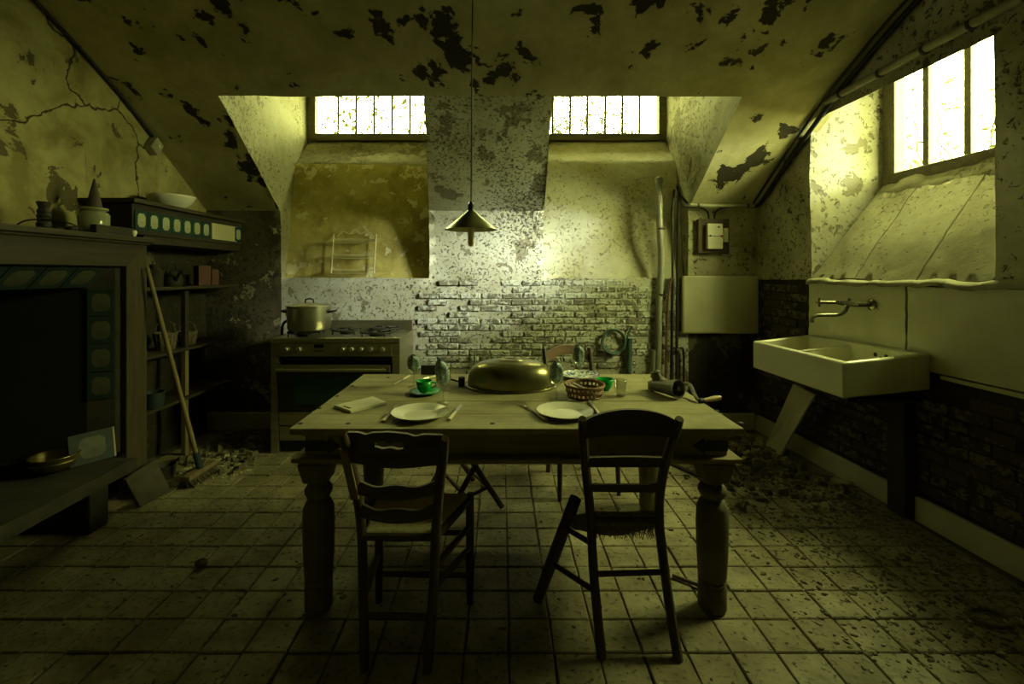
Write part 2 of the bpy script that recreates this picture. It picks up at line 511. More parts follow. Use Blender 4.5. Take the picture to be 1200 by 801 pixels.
mb.cur = 0; quad((DR1, YB, ZR), (XR(YB), YB, ZR), (XR(YB), YB, zt), (DR1, YB, zt), 8, 8)
mb.cur = 6; quad((DR1, YB, 0), (XR(YB), YB, 0), (XR(YB), YB, ZR), (DR1, YB, ZR), 8, 14)
# recess sections (depth, height): wall, sloping sill, window, soffit
REC = [(4.20, ZR), (4.42, 2.46), (4.72, 2.776)]
YW = 4.72
ZW0, ZW1 = 2.776, 3.36
def PLw(y): return -.62 if y > YB else PL(y)
for x0, x1, m, mf in ((DL0, PLw, 2, 4), (PR, DR1, 3, 3)):
    def xa(y): return x0(y) if callable(x0) else x0
    def xb(y): return x1(y) if callable(x1) else x1
    mb.cur = m
    quad((xa(YB), YB, ZR), (xb(YB), YB, ZR), (xb(4.2), 4.2, ZR), (xa(4.2), 4.2, ZR), 10, 2)
    quad((xa(4.2), 4.2, ZR), (xb(4.2), 4.2, ZR), (xb(4.42), 4.42, 2.46), (xa(4.42), 4.42, 2.46), 16, 14)
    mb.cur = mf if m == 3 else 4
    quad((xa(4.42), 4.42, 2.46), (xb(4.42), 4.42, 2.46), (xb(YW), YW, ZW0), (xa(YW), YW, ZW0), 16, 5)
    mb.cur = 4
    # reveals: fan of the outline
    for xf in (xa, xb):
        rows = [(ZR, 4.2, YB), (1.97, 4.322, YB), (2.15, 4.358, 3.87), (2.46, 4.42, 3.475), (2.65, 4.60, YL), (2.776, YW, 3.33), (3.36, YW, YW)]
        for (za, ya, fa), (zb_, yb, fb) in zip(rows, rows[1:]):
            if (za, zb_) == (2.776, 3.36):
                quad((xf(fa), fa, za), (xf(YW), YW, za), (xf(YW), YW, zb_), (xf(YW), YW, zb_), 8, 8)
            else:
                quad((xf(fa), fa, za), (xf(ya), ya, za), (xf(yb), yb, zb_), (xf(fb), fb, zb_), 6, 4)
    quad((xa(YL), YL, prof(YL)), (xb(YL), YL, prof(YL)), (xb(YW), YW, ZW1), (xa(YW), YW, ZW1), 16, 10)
wb = struct(mb.build('wall_back', mats_back, smooth='all', weld='open'),
            'back wall of whitewashed brick and crumbling plaster with two deep window recesses', 'wall')

# ------------------------------------------------------------------ left wall (with the fireplace opening)
FY0, FY1, FZ0, FZ1 = 0.75, 2.73, .30, 1.33
mb = MB()
def wl(y0, y1, z0, z1, ny, nz):
    def fn(u, v):
        y = lin(y0, y1, u); zb = z1(y) + .06 if callable(z1) else z1
        za = -.03 if z0 == 0 else z0
        return rough(Vector((XL, y, lin(za, zb, v))), .012)
    mb.grid(fn, ny, nz)
wl(YF, FY0, 0, prof, 14, 12); wl(FY0, FY1, FZ1, prof, 24, 16); wl(FY0, FY1, 0, FZ0, 8, 2); wl(FY1, 2.93, 0, prof, 6, 22); wl(2.93, YB, 1.8, prof, 20, 10)
mb.cur = 1; wl(2.93, YB, 0, 1.8, 20, 18)  # lower alcove wall takes the darker wall material
struct(mb.build('wall_left', ['left_plaster', 'dark_wall'], smooth='all', weld='open'), 'cracked ochre plaster wall above the fireplace and shelves', 'wall')

# ------------------------------------------------------------------ right wall with the deep window embrasure
EY0, EY1, EZ0, EZ1 = 2.22, 3.45, 1.35, 2.56
WX = 2.93
mb = MB()
def wr(y0, y1, z0, z1, ny, nz):
    def fn(u, v):
        y = lin(y0, y1, u); a = z0(y) if callable(z0) else z0; b = z1(y) + .06 if callable(z1) else z1
        if a == 0: a = -.03
        return rough(Vector((XR(y), y, lin(a, b, v))), .010)
    mb.grid(fn, ny, nz)
lint = lambda y: min(EZ1, prof(y))
mb.cur = 0; wr(YF, EY0, EZ0, prof, 20, 14); wr(EY0, EY1, lint, prof, 14, 6); wr(EY1, YB, EZ0, prof, 8, 10)
mb.cur = 1; wr(YF, EY0, 0, EZ0, 20, 8); wr(EY0, EY1, 0, EZ0, 14, 8); wr(EY1, YB, 0, EZ0, 8, 8)
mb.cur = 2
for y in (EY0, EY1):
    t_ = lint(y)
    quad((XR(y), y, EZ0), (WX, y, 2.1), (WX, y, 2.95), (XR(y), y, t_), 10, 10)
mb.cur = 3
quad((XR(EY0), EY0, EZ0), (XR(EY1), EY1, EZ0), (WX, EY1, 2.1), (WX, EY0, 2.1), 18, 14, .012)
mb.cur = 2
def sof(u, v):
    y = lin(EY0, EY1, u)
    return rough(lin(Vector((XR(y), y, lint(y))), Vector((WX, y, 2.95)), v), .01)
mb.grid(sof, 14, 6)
wrt = struct(mb.build('wall_right', ['wall_plaster', 'dark_wall', 'embrasure_plaster', 'sill_plaster'], smooth='all', weld='open'),
             'right plaster wall with a deep sloping window embrasure above bare dark brick', 'wall')

mb = MB()
mb.grid(lambda u, v: Vector((lin(XL, 2.62, u), YF, lin(0, 3.2, v))), 4, 4)
struct(mb.build('wall_front', 'left_plaster', weld='open'), 'plain plaster wall behind the viewer', 'wall')

# solid masonry behind the plaster faces (keeps daylight from leaking through the joints)
mb = MB()
def prism(poly, x0, x1):
    n = len(poly); f0 = [(x0(y) if callable(x0) else x0, y, z) for y, z in poly]; f1 = [(x1(y) if callable(x1) else x1, y, z) for y, z in poly]
    mb.add(f0 + f1, [tuple(range(n)), tuple(range(2 * n - 1, n - 1, -1))] + [(i, (i + 1) % n, n + (i + 1) % n, n + i) for i in range(n)])
side = [(4.16, -.1), (4.16, 2.02), (3.9, 2.21), (3.5, 2.50), (3.27, 2.66), (3.27, 3.7), (4.9, 3.7), (4.9, -.1)]
prism(side, -2.95, DL0 - .035); prism(side, lambda y: PL(min(y, YB)) + .035 if y < YB else -.60, lambda y: PR(y) - .035); prism(side, DR1 + .035, 2.385)
prism([(4.24, -.1), (4.24, 1.33), (4.46, 2.46), (4.78, 2.76), (4.9, 2.76), (4.9, -.1)], -2.95, 3.0)
prism([(YL - .06, 2.70), (4.78, 3.40), (4.9, 3.40), (4.9, 3.8), (YL - .06, 3.8)], -2.95, 2.385)
pr = [(y, z + .035) for y, z in PROF if y < YL] ; pr = [(YL, prof(YL) + .045)] + pr
prism(pr + [(YF - .1, 3.8), (YL, 3.8)], -2.95, 2.45)
mb.box(-2.95, XL - .03, YF - .1, FY0 - .02, -.1, 3.8); mb.box(-2.95, XL - .03, 2.78, 4.9, -.1, 3.8); mb.box(-2.95, XL - .03, FY0 - .1, 2.85, FZ1 + .03, 3.8)
mb.box(-3.3, 3.1, YF - .3, YF - .03, -.1, 3.8); mb.box(-3.4, 3.1, YF - .3, 4.9, -.3, -.05)
def rblock(y0, y1, z0, z1): mb.hexa([(XR(y0) + .035, y0, z0), (3.05, y0, z0), (3.05, y1, z0), (XR(y1) + .035, y1, z0), (XR(y0) + .035, y0, z1), (3.05, y0, z1), (3.05, y1, z1), (XR(y1) + .035, y1, z1)])
rblock(YF - .1, EY0 - .035, -.1, 3.8); rblock(EY1 + .035, 4.9, -.1, 3.8); rblock(EY0 - .1, EY1 + .1, -.1, 1.31)
mb.hexa([(2.42, EY0 - .1, 1.30), (3.05, EY0 - .1, 1.30), (3.05, EY1 + .1, 1.30), (2.42, EY1 + .1, 1.30), (2.99, EY0 - .1, 2.06), (3.05, EY0 - .1, 2.06), (3.05, EY1 + .1, 2.06), (2.99, EY1 + .1, 2.06)])
mb.hexa([(2.46, EY0 - .1, 2.66), (3.05, EY0 - .1, 3.02), (3.05, EY1 + .1, 3.02), (2.46, EY1 + .1, 2.66), (2.46, EY0 - .1, 3.8), (3.05, EY0 - .1, 3.8), (3.05, EY1 + .1, 3.8), (2.46, EY1 + .1, 3.8)])
struct(mb.build('wall_masonry', 'dark_wall'), 'rough masonry mass behind the plaster', 'wall')

# ------------------------------------------------------------------ floor and floor tiles
mb = MB()
mb.grid(lambda u, v: Vector((lin(-3.2, 2.7, u), lin(YF, 4.75, v), -.012 + .004 * noise.noise(Vector((u * 40, v * 40, 0))))), 60, 60)
floor = struct(mb.build('floor', 'grout', smooth='all', weld='open'), 'square clay tile floor, dusty and littered with debris', 'floor')
PT = .1645
def tile_mesh(k):
    m = MB(); h = PT / 2 - .0020 - .0006 * k; c = .004
    r = random.Random(k)
    j = [Vector((r.uniform(-.0015, .0015), r.uniform(-.0015, .0015), r.uniform(-.001, .001))) for _ in range(4)]
    q = [Vector((-h, -h, 0)), Vector((h, -h, 0)), Vector((h, h, 0)), Vector((-h, h, 0))]
    lo = [p + Vector((0, 0, -.02)) for p in q]; md = [q[i] + j[i] + Vector((0, 0, -c)) for i in range(4)]
    tp = [Vector((p.x * (1 - c / h), p.y * (1 - c / h), 0)) + j[i] for i, p in enumerate(q)]
    fs = [(8, 9, 10, 11)]
    for i in range(4):
        n = (i + 1) % 4
        fs += [(i, n, 4 + n, 4 + i), (4 + i, 4 + n, 8 + n, 8 + i)]
    m.add(lo + md + tp, fs)
    me = bpy.data.meshes.new('floor_tile')
    me.from_pydata(m.v, [], m.f); me.materials.append(MATS['floor_tile_clay'])
    return me
tmesh = [tile_mesh(k) for k in range(5)]
spots = []
for iy in range(-16, 16):
    for ix in range(-17, 15):
        x = .0277 + PT * (ix + .5); y = 2.343 + PT * (iy + .5)
        if y > YB - .02 or y < YF + .1 or x < XL + .05 or x > XR(y) - .07: continue
        px = VX + F * x / max(y, .1); py = VY + F * H / max(y, .1)
        vis = y > 1.35 and -40 < px < 1240 and py < 840
        if -2.2 > x and y < 2.6: vis = False
        spots.append((0 if vis else 1, y, x))
spots.sort()
rest = MB(); cnt = 0
for hid, y, x in spots:
    M = Matrix.Translation((x + random.uniform(-.0015, .0015), y + random.uniform(-.0015, .0015), random.uniform(-.002, .0015))) @ \
        Matrix.Rotation(random.uniform(-.012, .012), 4, 'Z') @ Matrix.Rotation(random.uniform(-.010, .010), 4, 'X') @ Matrix.Rotation(random.uniform(-.010, .010), 4, 'Y') @ \
        Matrix.Rotation(random.randrange(4) * PI / 2, 4, 'Z')
    me = random.choice(tmesh)
    if not hid and cnt < 300:
        piece('floor_tile', me, M, floor); cnt += 1
    else:
        rest.add([M @ v.co for v in me.vertices], [tuple(p.vertices) for p in me.polygons])
o = rest.build('floor_tile_expanse', 'floor_tile_clay', floor, kind='stuff')

# ------------------------------------------------------------------ bricks standing proud of the walls
def brick_mesh(k, L, Hh, D):
    r = random.Random(k * 13 + 1); m = MB()
    pts = []
    for z in (-Hh / 2, Hh / 2):
        for (x, y) in ((-L / 2, -D), (L / 2, -D), (L / 2, D), (-L / 2, D)):
            pts.append(Vector((x + r.uniform(-.006, .006), y + r.uniform(-.002, .002), z + r.uniform(-.004, .004))))
    m.hexa(pts)
    me = bpy.data.meshes.new('brick'); me.from_pydata(m.v, [], m.f)
    bm = bmesh.new(); bm.from_mesh(me)
    bmesh.ops.bevel(bm, geom=list(bm.edges), offset=.004, segments=1, affect='EDGES')
    bm.to_mesh(me); bm.free()
    return me
bw = [brick_mesh(k, .174, .045, .008) for k in range(6)]
for me in bw: me.materials.append(MATS['whitewashed_brick'])
z = 1.315; row = 0
while z > .55:
    x = -.66 + (row % 2) * .095 + random.uniform(-.02, .02)
    while x < 1.50:
        keep = random.random() < (.93 if x > .0 else .78)
        if z > 1.2: keep = keep and random.random() < .55 and x > -.5
        if keep:
            piece('brick', random.choice(bw), Matrix.Translation((x, YB - .001 - .004 * random.random(), z + random.uniform(-.003, .003))) @
                  Matrix.Rotation(random.uniform(-.02, .02), 4, 'Y') @ Matrix.Rotation(random.uniform(-.02, .02), 4, 'Z') @ Matrix.Rotation(random.choice((0, PI)), 4, 'Y'), wb)
        x += .189
    z -= .0575; row += 1
bd = [brick_mesh(k + 20, .195, .056, .010) for k in range(6)]
for me in bd: me.materials.append(MATS['dark_brick'])
z = 1.28; row = 0
while z > .16:
    y = 2.02 + (row % 2) * .105
    while y < 4.02:
        top = .80 if y < 3.45 else 1.3
        if z < top and not (y < 3.5 and z > .78) and random.random() < .95:
            ang = math.atan2(1, -.052)
            piece('brick', random.choice(bd), Matrix.Translation((XR(y) - .002 - .004 * random.random(), y, z)) @ Matrix.Rotation(ang, 4, 'Z') @
                  Matrix.Rotation(random.uniform(-.02, .02), 4, 'Y'), wrt)
        y += .209
    z -= .068; row += 1

# ------------------------------------------------------------------ baseboards
mb = MB(); mb.box(XL + .03, -1.82, YB - .035, YB - .002, -.005, .15)
struct(mb.build('baseboard_back', 'panel_white', bevel=.006), 'pale skirting along the back wall beside the stove', 'baseboard')
mb = MB(); mb.box(1.70, XR(YB) - .03, YB - .035, YB - .002, -.005, .14)
struct(mb.build('baseboard_corner', 'panel_white', bevel=.006), 'pale skirting under the wall panel in the far right corner', 'baseboard')
for i, (a, b) in enumerate(((.3, 1.3), (1.3, 2.595), (2.725, 3.50), (3.505, 4.08))):
    mb = MB()
    mb.hexa([(XR(a) - .038, a, -.005), (XR(a) - .004, a, -.005), (XR(b) - .004, b, -.005), (XR(b) - .038, b, -.005),
             (XR(a) - .034, a, .135), (XR(a) - .004, a, .135), (XR(b) - .004, b, .135), (XR(b) - .034, b, .135)])
    struct(mb.build('baseboard_right', 'panel_white', bevel=.006),
           ['pale skirting run beside the viewer', 'long pale skirting run in front of the sink leg', 'short pale skirting run behind the sink leg', 'pale skirting run ending at the far right corner'][i], 'baseboard')

# ------------------------------------------------------------------ windows
def dormer_window(n, x0, x1, bars, label, frame_w):
    t = thing('window_%d' % n, label, 'window', ((x0 + x1) / 2, YW, ZW0)); t['kind'] = 'structure'
    m = MB(); m.box(x0, x0 + frame_w, YW - .05, YW + .03, ZW0, ZW1); m.build('frame_stile', 'window_wood', t, .004)
    m = MB(); m.box(x1 - frame_w, x1, YW - .05, YW + .03, ZW0, ZW1); m.build('frame_stile', 'window_wood', t, .004)
    m = MB(); m.box(x0 + frame_w, x1 - frame_w, YW - .06, YW + .03, ZW0 - .01, ZW0 + .06); m.build('bottom_rail', 'window_wood', t, .006)
    m = MB(); m.box(x0 + frame_w, x1 - frame_w, YW - .05, YW + .03, ZW1 - .05, ZW1 + .01); m.build('top_rail', 'window_wood', t, .004)
    for b in bars:
        m = MB(); m.tube([(b, YW - .01, ZW0 + .05), (b + .004, YW - .01, ZW1 - .04)], .0135, 8); m.build('bar', 'window_wood', t)
    xs = [x0 + frame_w] + bars + [x1 - frame_w]
    for a, b in zip(xs, xs[1:]):
        m = MB(); m.box(a, b, YW + .012, YW + .016, ZW0 + .05, ZW1 - .04); m.build('pane', 'pane_glass', t)
wxl = [(p - VX) * YW / F for p in (396.5, 417.6, 438.7, 459.7, 480.5)]
dormer_window(1, -2.0, -.60, wxl + [wxl[-1] + .186, ], 'barred basement window high in the left recess, nearest the stove', .085)
wxr = [(p - VX) * YW / F for p in (667.7, 687.7, 708.7, 728.7, 748.7)]
dormer_window(2, .39, 1.69, [wxr[0] - .18] + wxr, 'barred basement window high in the middle recess, right of the hanging lamp', .075)
t = thing('window_3', 'tall side window with three wooden bars above the sink', 'window', (WX, 2.83, 2.1)); t['kind'] = 'structure'
for y0, y1 in ((EY1 - .10, EY1), (EY0, EY0 + .06)):
    m = MB(); m.box(WX - .04, WX + .04, y0, y1, 2.06, 2.95); m.build('frame_stile', 'window_wood', t, .005)
m = MB(); m.box(WX - .05, WX + .04, EY0, EY1, 2.06, 2.14); m.build('bottom_rail', 'window_wood', t, .006)
m = MB(); m.box(WX - .05, WX + .04, EY0, EY1, 2.88, 2.96); m.build('top_rail', 'window_wood', t, .006)
ys = [3.12, 2.84, 2.56]
for y in ys:
    m = MB(); m.box(WX - .025, WX + .02, y - .022, y + .022, 2.13, 2.89); m.build('bar', 'window_wood', t, .005)
yy = [EY1 - .1] + ys + [EY0 + .06]
for a, b in zip(yy, yy[1:]):
    m = MB(); m.box(WX + .026, WX + .030, b, a, 2.13, 2.89); m.build('pane', 'pane_glass', t)
m = MB(); m.grid(lambda u, v: rough(Vector((lin(2.84, WX - .03, v), lin(EY0, EY1, u), lin(2.015, 2.10, v))), .022, 6), 30, 4)
m.grid(lambda u, v: rough(Vector((lin(2.825, 2.84, v), lin(EY0, EY1, u), lin(1.96, 2.015, v))), .022, 6), 30, 2)
m.build('mortar_sill', 'sill_plaster', t, smooth='all', weld='open')
for (a0, a1, b0, b1) in ((EY0 + .01, 2.61, EY0 + .01, 2.66), (2.62, 3.05, 2.67, 3.10), (3.06, EY1 - .01, 3.11, EY1 - .01)):
    m = MB()
    def sl(u, v, k=0.0):
        y = lin(lin(a0, a1, u), lin(b0, b1, u), v)
        x0 = XR(y) + .005
        return rough(Vector((lin(x0, 2.845, v), y, lin(1.352, 1.985, v))), .012, 4) + Vector((-.75, 0, .65)) * (.016 * (1 - k))
    m.grid(lambda u, v: sl(u, v), 12, 16)
    for f in (lambda u, v: sl(0, u, v), lambda u, v: sl(1, u, v), lambda u, v: sl(u, 0, v), lambda u, v: sl(u, 1, v)): m.grid(f, 16, 1)
    m.build('sill_slab', 'sill_plaster', wrt, smooth=True, weld=True)

# ------------------------------------------------------------------ outside: ground and creepers
m = MB()
m.box(-6, 6, 4.86, 12, 2.5, 2.62)
struct(m.build('ground_back', 'earth'), 'ground outside the recess windows', 'ground')
m = MB(); m.box(3.08, 9, -3, 4.80, 1.85, 1.95)
struct(m.build('ground_side', 'earth'), 'ground outside the side window', 'ground')
def creeper(name, label, cells, n, stems):
    r = random.Random(len(label))
    m = MB()
    for _ in range(n):
        c = Vector(cells(r)); s = r.uniform(.018, .045)
        a = Vector((r.uniform(-1, 1), r.uniform(-1, 1), r.uniform(-1, 1))).normalized(); b = a.orthogonal().normalized()
        nrm = a.cross(b) * s * .25
        m.add([c - a * s, c - a * s * .2 + b * s * .55, c + a * s, c - a * s * .2 - b * s * .55, c + nrm], [(0, 1, 4), (1, 2, 4), (2, 3, 4), (3, 0, 4)])
    m.cur = 1
    for pts in stems: m.tube(pts, .007, 5)
    o = m.build(name, ['creeper_leaf', 'bark'], kind='stuff'); tag(o, label, 'creeper')
def wig(p0, p1, k, r):
    p0, p1 = Vector(p0), Vector(p1); out = []
    for i in range(k + 1):
        q = lin(p0, p1, i / k); out.append(q + Vector((r.uniform(-.05, .05), r.uniform(-.04, .04), r.uniform(-.03, .03))))
    return out
R = random.Random(3)
def c1(r):
    x = r.uniform(-2.1, -.5); return (x, r.uniform(5.0, 5.5), r.triangular(2.65, 3.7, 2.75 if r.random() < .6 else 3.5))
creeper('ivy_creeper', 'yellow-green leafy creeper seen through the left recess window', c1, 700, [wig((-1.9 + i * .28, 5.3, 2.62), (-1.7 + i * .28, 5.3, 3.7), 8, R) for i in range(5)])
def c2(r):
    x = .3 + 1.2 * r.random() ** 1.5; return (x, r.uniform(5.0, 5.6), r.triangular(2.65, 3.8, 3.1))
creeper('ivy_creeper', 'dense yellow-green leafy creeper seen through the middle recess window', c2, 900, [wig((.45 + i * .25, 5.3, 2.62), (.5 + i * .26, 5.3, 3.8), 8, R) for i in range(5)])
def c3(r):
    y = r.uniform(3.0, 4.1); return (r.uniform(3.4, 4.1), y, 1.95 + .9 * r.random() ** 1.8 + (y - 3.0) * .25)
creeper('garden_bush', 'pale leafy bush outside the side window above the sink', c3, 500, [wig((3.7, 3.3 + .15 * i, 1.95), (3.6, 3.0 + .25 * i, 2.75), 6, R) for i in range(6)])
t = thing('added_shade_tree', 'tall leafy tree added unseen beyond the recess windows to shade the front floor', 'tree', (-.05, 8.2, 2.62))  # unseen tree added to block part of the sky and darken the front floor
m = MB(); m.tube([(-.05, 8.2, 2.5), (0, 8.25, 4.0), (.05, 8.2, 5.6)], [.20, .16, .10], 10)
for a_ in ((-2.6, 8.3, 6.3), (2.7, 8.1, 6.2), (-1.2, 8.8, 6.9), (1.3, 7.7, 6.6)): m.tube([(.03, 8.2, 5.0), lin(Vector((.03, 8.2, 5.0)), Vector(a_), .5) + Vector((0, 0, .25)), a_], [.09, .06, .03], 7)
m.build('trunk', 'bark', t, smooth=True)
m = MB(); R = random.Random(21)
for _ in range(1700):
    q = Vector((R.gauss(0, 1), R.gauss(0, 1), R.gauss(0, 1))).normalized() * R.random() ** .4
    c = Vector((-.1 + q.x * 4.2, 8.1 + q.y * 1.3, 6.15 + q.z * 1.05)); s = R.uniform(.10, .20)
    a = Vector((R.uniform(-1, 1), R.uniform(-1, 1), R.uniform(-1, 1))).normalized(); b = a.orthogonal().normalized(); nn = a.cross(b) * s * .2
    m.add([c - a * s, c - a * s * .2 + b * s * .6, c + a * s, c - a * s * .2 - b * s * .6, c + nn], [(0, 1, 4), (1, 2, 4), (2, 3, 4), (3, 0, 4)])
m.build('foliage', 'creeper_leaf', t, kind='stuff')

# ------------------------------------------------------------------ dining table
def Zt(py, d): return H - (py - VY) * d / F
TX0, TX1, TY0, TY1, TZ = -.853, .973, 1.824, 2.814, .78
t = thing('dining_table', 'heavy rustic wooden table with turned legs in the middle of the room', 'table', (.06, 2.32, 0))
nb = 5
for i in range(nb):                                     # top of five planks
    a = lin(TY0, TY1, i / nb) + (.0012 if i else 0); b = lin(TY0, TY1, (i + 1) / nb) - (.0012 if i < nb - 1 else 0)
    m = MB(); m.box(TX0, TX1, a, b, TZ - .026, TZ - .0005 * (i % 2)); m.build('plank', 'table_top_wood', t, .003)
ins = .045
for nm, bx_ in (('apron', (TX0 + ins, TX1 - ins, TY0 + ins, TY0 + ins + .03)), ('apron', (TX0 + ins, TX1 - ins, TY1 - ins - .03, TY1 - ins)),
                ('apron', (TX0 + ins, TX0 + ins + .03, TY0 + ins + .03, TY1 - ins - .03)), ('apron', (TX1 - ins - .03, TX1 - ins, TY0 + ins + .03, TY1 - ins - .03))):
    m = MB(); m.box(*bx_, TZ - .125, TZ - .026)
    x0, x1, y0, y1 = bx_
    m.box(x0 - .012, x1 + .012, y0 - .012, y1 + .012, TZ - .042, TZ - .026)
    m.build(nm, 'table_wood', t, .004)
m = MB()
for (x0, x1, y0, y1) in ((TX0 + .002, TX1 - .002, TY0 + .004, TY0 + .12), (TX0 + .002, TX1 - .002, TY1 - .12, TY1 - .004), (TX0 + .002, TX0 + .12, TY0 + .1, TY1 - .1), (TX1 - .12, TX1 - .002, TY0 + .1, TY1 - .1)):
    m.box(x0, x1, y0, y1, TZ - .143, TZ - .125); m.box(x0 + .02, x1 - .02, y0 + .02, y1 - .02, TZ - .155, TZ - .143)
m.build('ledge_moulding', 'table_wood', t, .006)
legprof = [(0, 0), (.048, 0), (.056, .012), (.056, .10), (.050, .108), (.057, .120), (.050, .130), (.056, .140), (.062, .25), (.064, .36), (.062, .425), (.050, .452), (.036, .462),
           (.046, .472), (.056, .490), (.056, .505), (.046, .520), (.036, .527), (.045, .535), (.050, .555), (.0505, .57), (.03, .57), (0, .57)]
for lx in (TX0 + .085, TX1 - .09):
    for ly in (TY0 + .085, TY1 - .085):
        m = MB(); m.lathe(legprof, (lx, ly, 0), 28)
        o = m.build('leg', 'leg_wood', t, smooth=True)
        m = MB(); m.hexa([(lx - .048, ly - .048, .54), (lx + .048, ly - .048, .54), (lx + .048, ly + .048, .54), (lx - .048, ly + .048, .54),
                          (lx - .066, ly - .066, .625), (lx + .066, ly - .066, .625), (lx + .066, ly + .066, .625), (lx - .066, ly + .066, .625)])
        m.build('leg_block', 'leg_wood', o, .006)
# arrow-shaped iron straps on the front apron, nail heads in the top
for sx, x in ((1, TX0 + ins), (-1, TX1 - ins)):
    y = TY0 + ins - .003
    m = MB()
    def pl(pts):
        f = [Vector((x + sx * a, y, TZ - .085 + b)) for a, b in pts]; g = [p + Vector((0, .004, 0)) for p in f]
        n = len(pts); m.add(f + g, [tuple(range(n)), tuple(range(2 * n - 1, n - 1, -1))] + [(i, (i + 1) % n, n + (i + 1) % n, n + i) for i in range(n)])
    pl([(0, -.022), (.085, -.022), (.085, .022), (0, .022)]); pl([(.085, -.012), (.10, -.032), (.145, 0), (.10, .032), (.085, .012)])
    m.build('iron_strap', 'cast_iron', t)
for (px, py) in ((352, 496), (374, 478), (395, 464), (413, 452), (408, 496), (577, 496), (455, 442), (868, 495), (840, 481)):
    d = F * (H - TZ) / (py - VY); p = at(px, py, d)
    m = MB(); m.lathe([(0, .003), (.008, .0025), (.011, 0)], (p.x, p.y, TZ), 12); m.build('nail_head', 'cast_iron', t, smooth=True)

def tpt(px, py, z=TZ):
    d = F * (H - z) / (py - VY); p = at(px, py, d); p.z = z
    return p

# ------------------------------------------------------------------ chairs
def slat(m, p0, p1, hb, ht, bow, th, n=14, hole=None):
    """curved board between two posts; hb/ht(t) lower and upper edge, bow along -Y, hole=(t0,t1,lo(t),hi(t))"""
    p0, p1 = Vector(p0), Vector(p1)
    side = (p1 - p0).normalized(); nrm = side.cross(Vector((0, 0, 1))).normalized()
    def P(t, z, k): return lin(p0, p1, t) + nrm * (bow * math.sin(PI * t) + k * th) + Vector((0, 0, z))
    def seg(a, b, la, lb, ua, ub):
        m.hexa([P(a, la, -.5), P(b, lb, -.5), P(b, lb, .5), P(a, la, .5), P(a, ua, -.5), P(b, ub, -.5), P(b, ub, .5), P(a, ua, .5)])
    for i in range(n):
        a, b = i / n, (i + 1) / n
        if hole and a >= hole[0] - 1e-6 and b <= hole[1] + 1e-6:
            seg(a, b, hb(a), hb(b), hole[2](a), hole[2](b)); seg(a, b, hole[3](a), hole[3](b), ht(a), ht(b))
        else: seg(a, b, hb(a), hb(b), ht(a), ht(b))

def rush_seat(m, c, sag=.0, th=.022, n=30):
    """woven seat over four corners c (rl, rr, fr, fl): four triangles of strands meeting along the middle"""
    c = [Vector(p) for p in c]
    def P(u, v):
        p = lin(lin(c[0], c[1], u), lin(c[3], c[2], u), v)
        du, dv = min(u, 1 - u), min(v, 1 - v)
        e = min(du, dv)
        z = -sag * math.sin(PI * u) * math.sin(PI * v) + (th * .5 * (math.sqrt(max(0, 1 - (1 - min(e / .07, 1)) ** 2))))
        z += .0022 * math.sin((dv if dv < du else du) * 2 * PI * 26)
        return p + Vector((0, 0, z))
    m.grid(P, n * 2, n * 2)
    def Q(u, v):
        p = lin(lin(c[0], c[1], u), lin(c[3], c[2], u), v); e = min(u, 1 - u, v, 1 - v)
        return p + Vector((0, 0, -sag * math.sin(PI * u) * math.sin(PI * v) - th * .5 * (math.sqrt(max(0, 1 - (1 - min(e / .07, 1)) ** 2)))))
    m.grid(Q, n, n)

# left chair, back to the viewer: ladder back with a cut-out crest
t = thing('rush_chair', 'dark ladder-back chair with rush seat and cut-out crest rail, at the left place setting', 'chair', (-.345, 1.78, 0))
fl, fr, rl, rr = Vector((-.525, 1.945, 0)), Vector((-.135, 1.935, 0)), Vector((-.485, 1.61, 0)), Vector((-.262, 1.60, 0))
Lp = [rl, Vector((-.505, 1.655, .25)), Vector((-.513, 1.665, .46)), Vector((-.510, 1.58, .68)), Vector((-.502, 1.43, .90))]
Rp = [rr, Vector((-.248, 1.65, .25)), Vector((-.240, 1.66, .46)), Vector((-.215, 1.58, .68)), Vector((-.178, 1.43, .885))]
def post_at(P, z):
    for a, b in zip(P, P[1:]):
        if a.z <= z <= b.z: return lin(a, b, (z - a.z) / (b.z - a.z))
    return P[-1].copy()
def smooth_pts(P, k=4):
    out = []
    for i in range(len(P) - 1):
        p0 = P[max(i - 1, 0)]; p1 = P[i]; p2 = P[i + 1]; p3 = P[min(i + 2, len(P) - 1)]
        for j in range(k):
            s = j / k
            out.append(.5 * ((2 * p1) + (p2 - p0) * s + (2 * p0 - 5 * p1 + 4 * p2 - p3) * s * s + (3 * p1 - p0 - 3 * p2 + p3) * s ** 3))
    return out + [P[-1].copy()]
for P in (Lp, Rp):
    S = smooth_pts(P)
    m = MB(); m.tube(S, [.0155] + [.018] * (len(S) - 3) + [.016, .012], 10, up=(0, 1, 0)); m.build('back_post', 'dark_wood_z', t, smooth=True)
a, b = post_at(Lp, .61), post_at(Lp, .84)
m = MB(); off = Vector((-.004, -.016, 0))
m.hexa([a + off + Vector((-.014, 0, 0)), a + off + Vector((.014, 0, 0)), a + off + Vector((.014, .012, 0)), a + off + Vector((-.014, .012, 0)),
        b + off + Vector((-.014, 0, 0)), b + off + Vector((.014, 0, 0)), b + off + Vector((.014, .012, 0)), b + off + Vector((-.014, .012, 0))])
o = m.build('repair_strip', 'worn_wood', t, .002); o['label'] = 'pale wooden repair strip nailed to the post'
m = MB()
ht = lambda u: .082 + .006 * math.sin(PI * u) + .004 * math.exp(-((u - .45) / .14) ** 2) - .006 * math.exp(-((u - .2) / .045) ** 2) - .007 * math.exp(-((u - .72) / .05) ** 2)
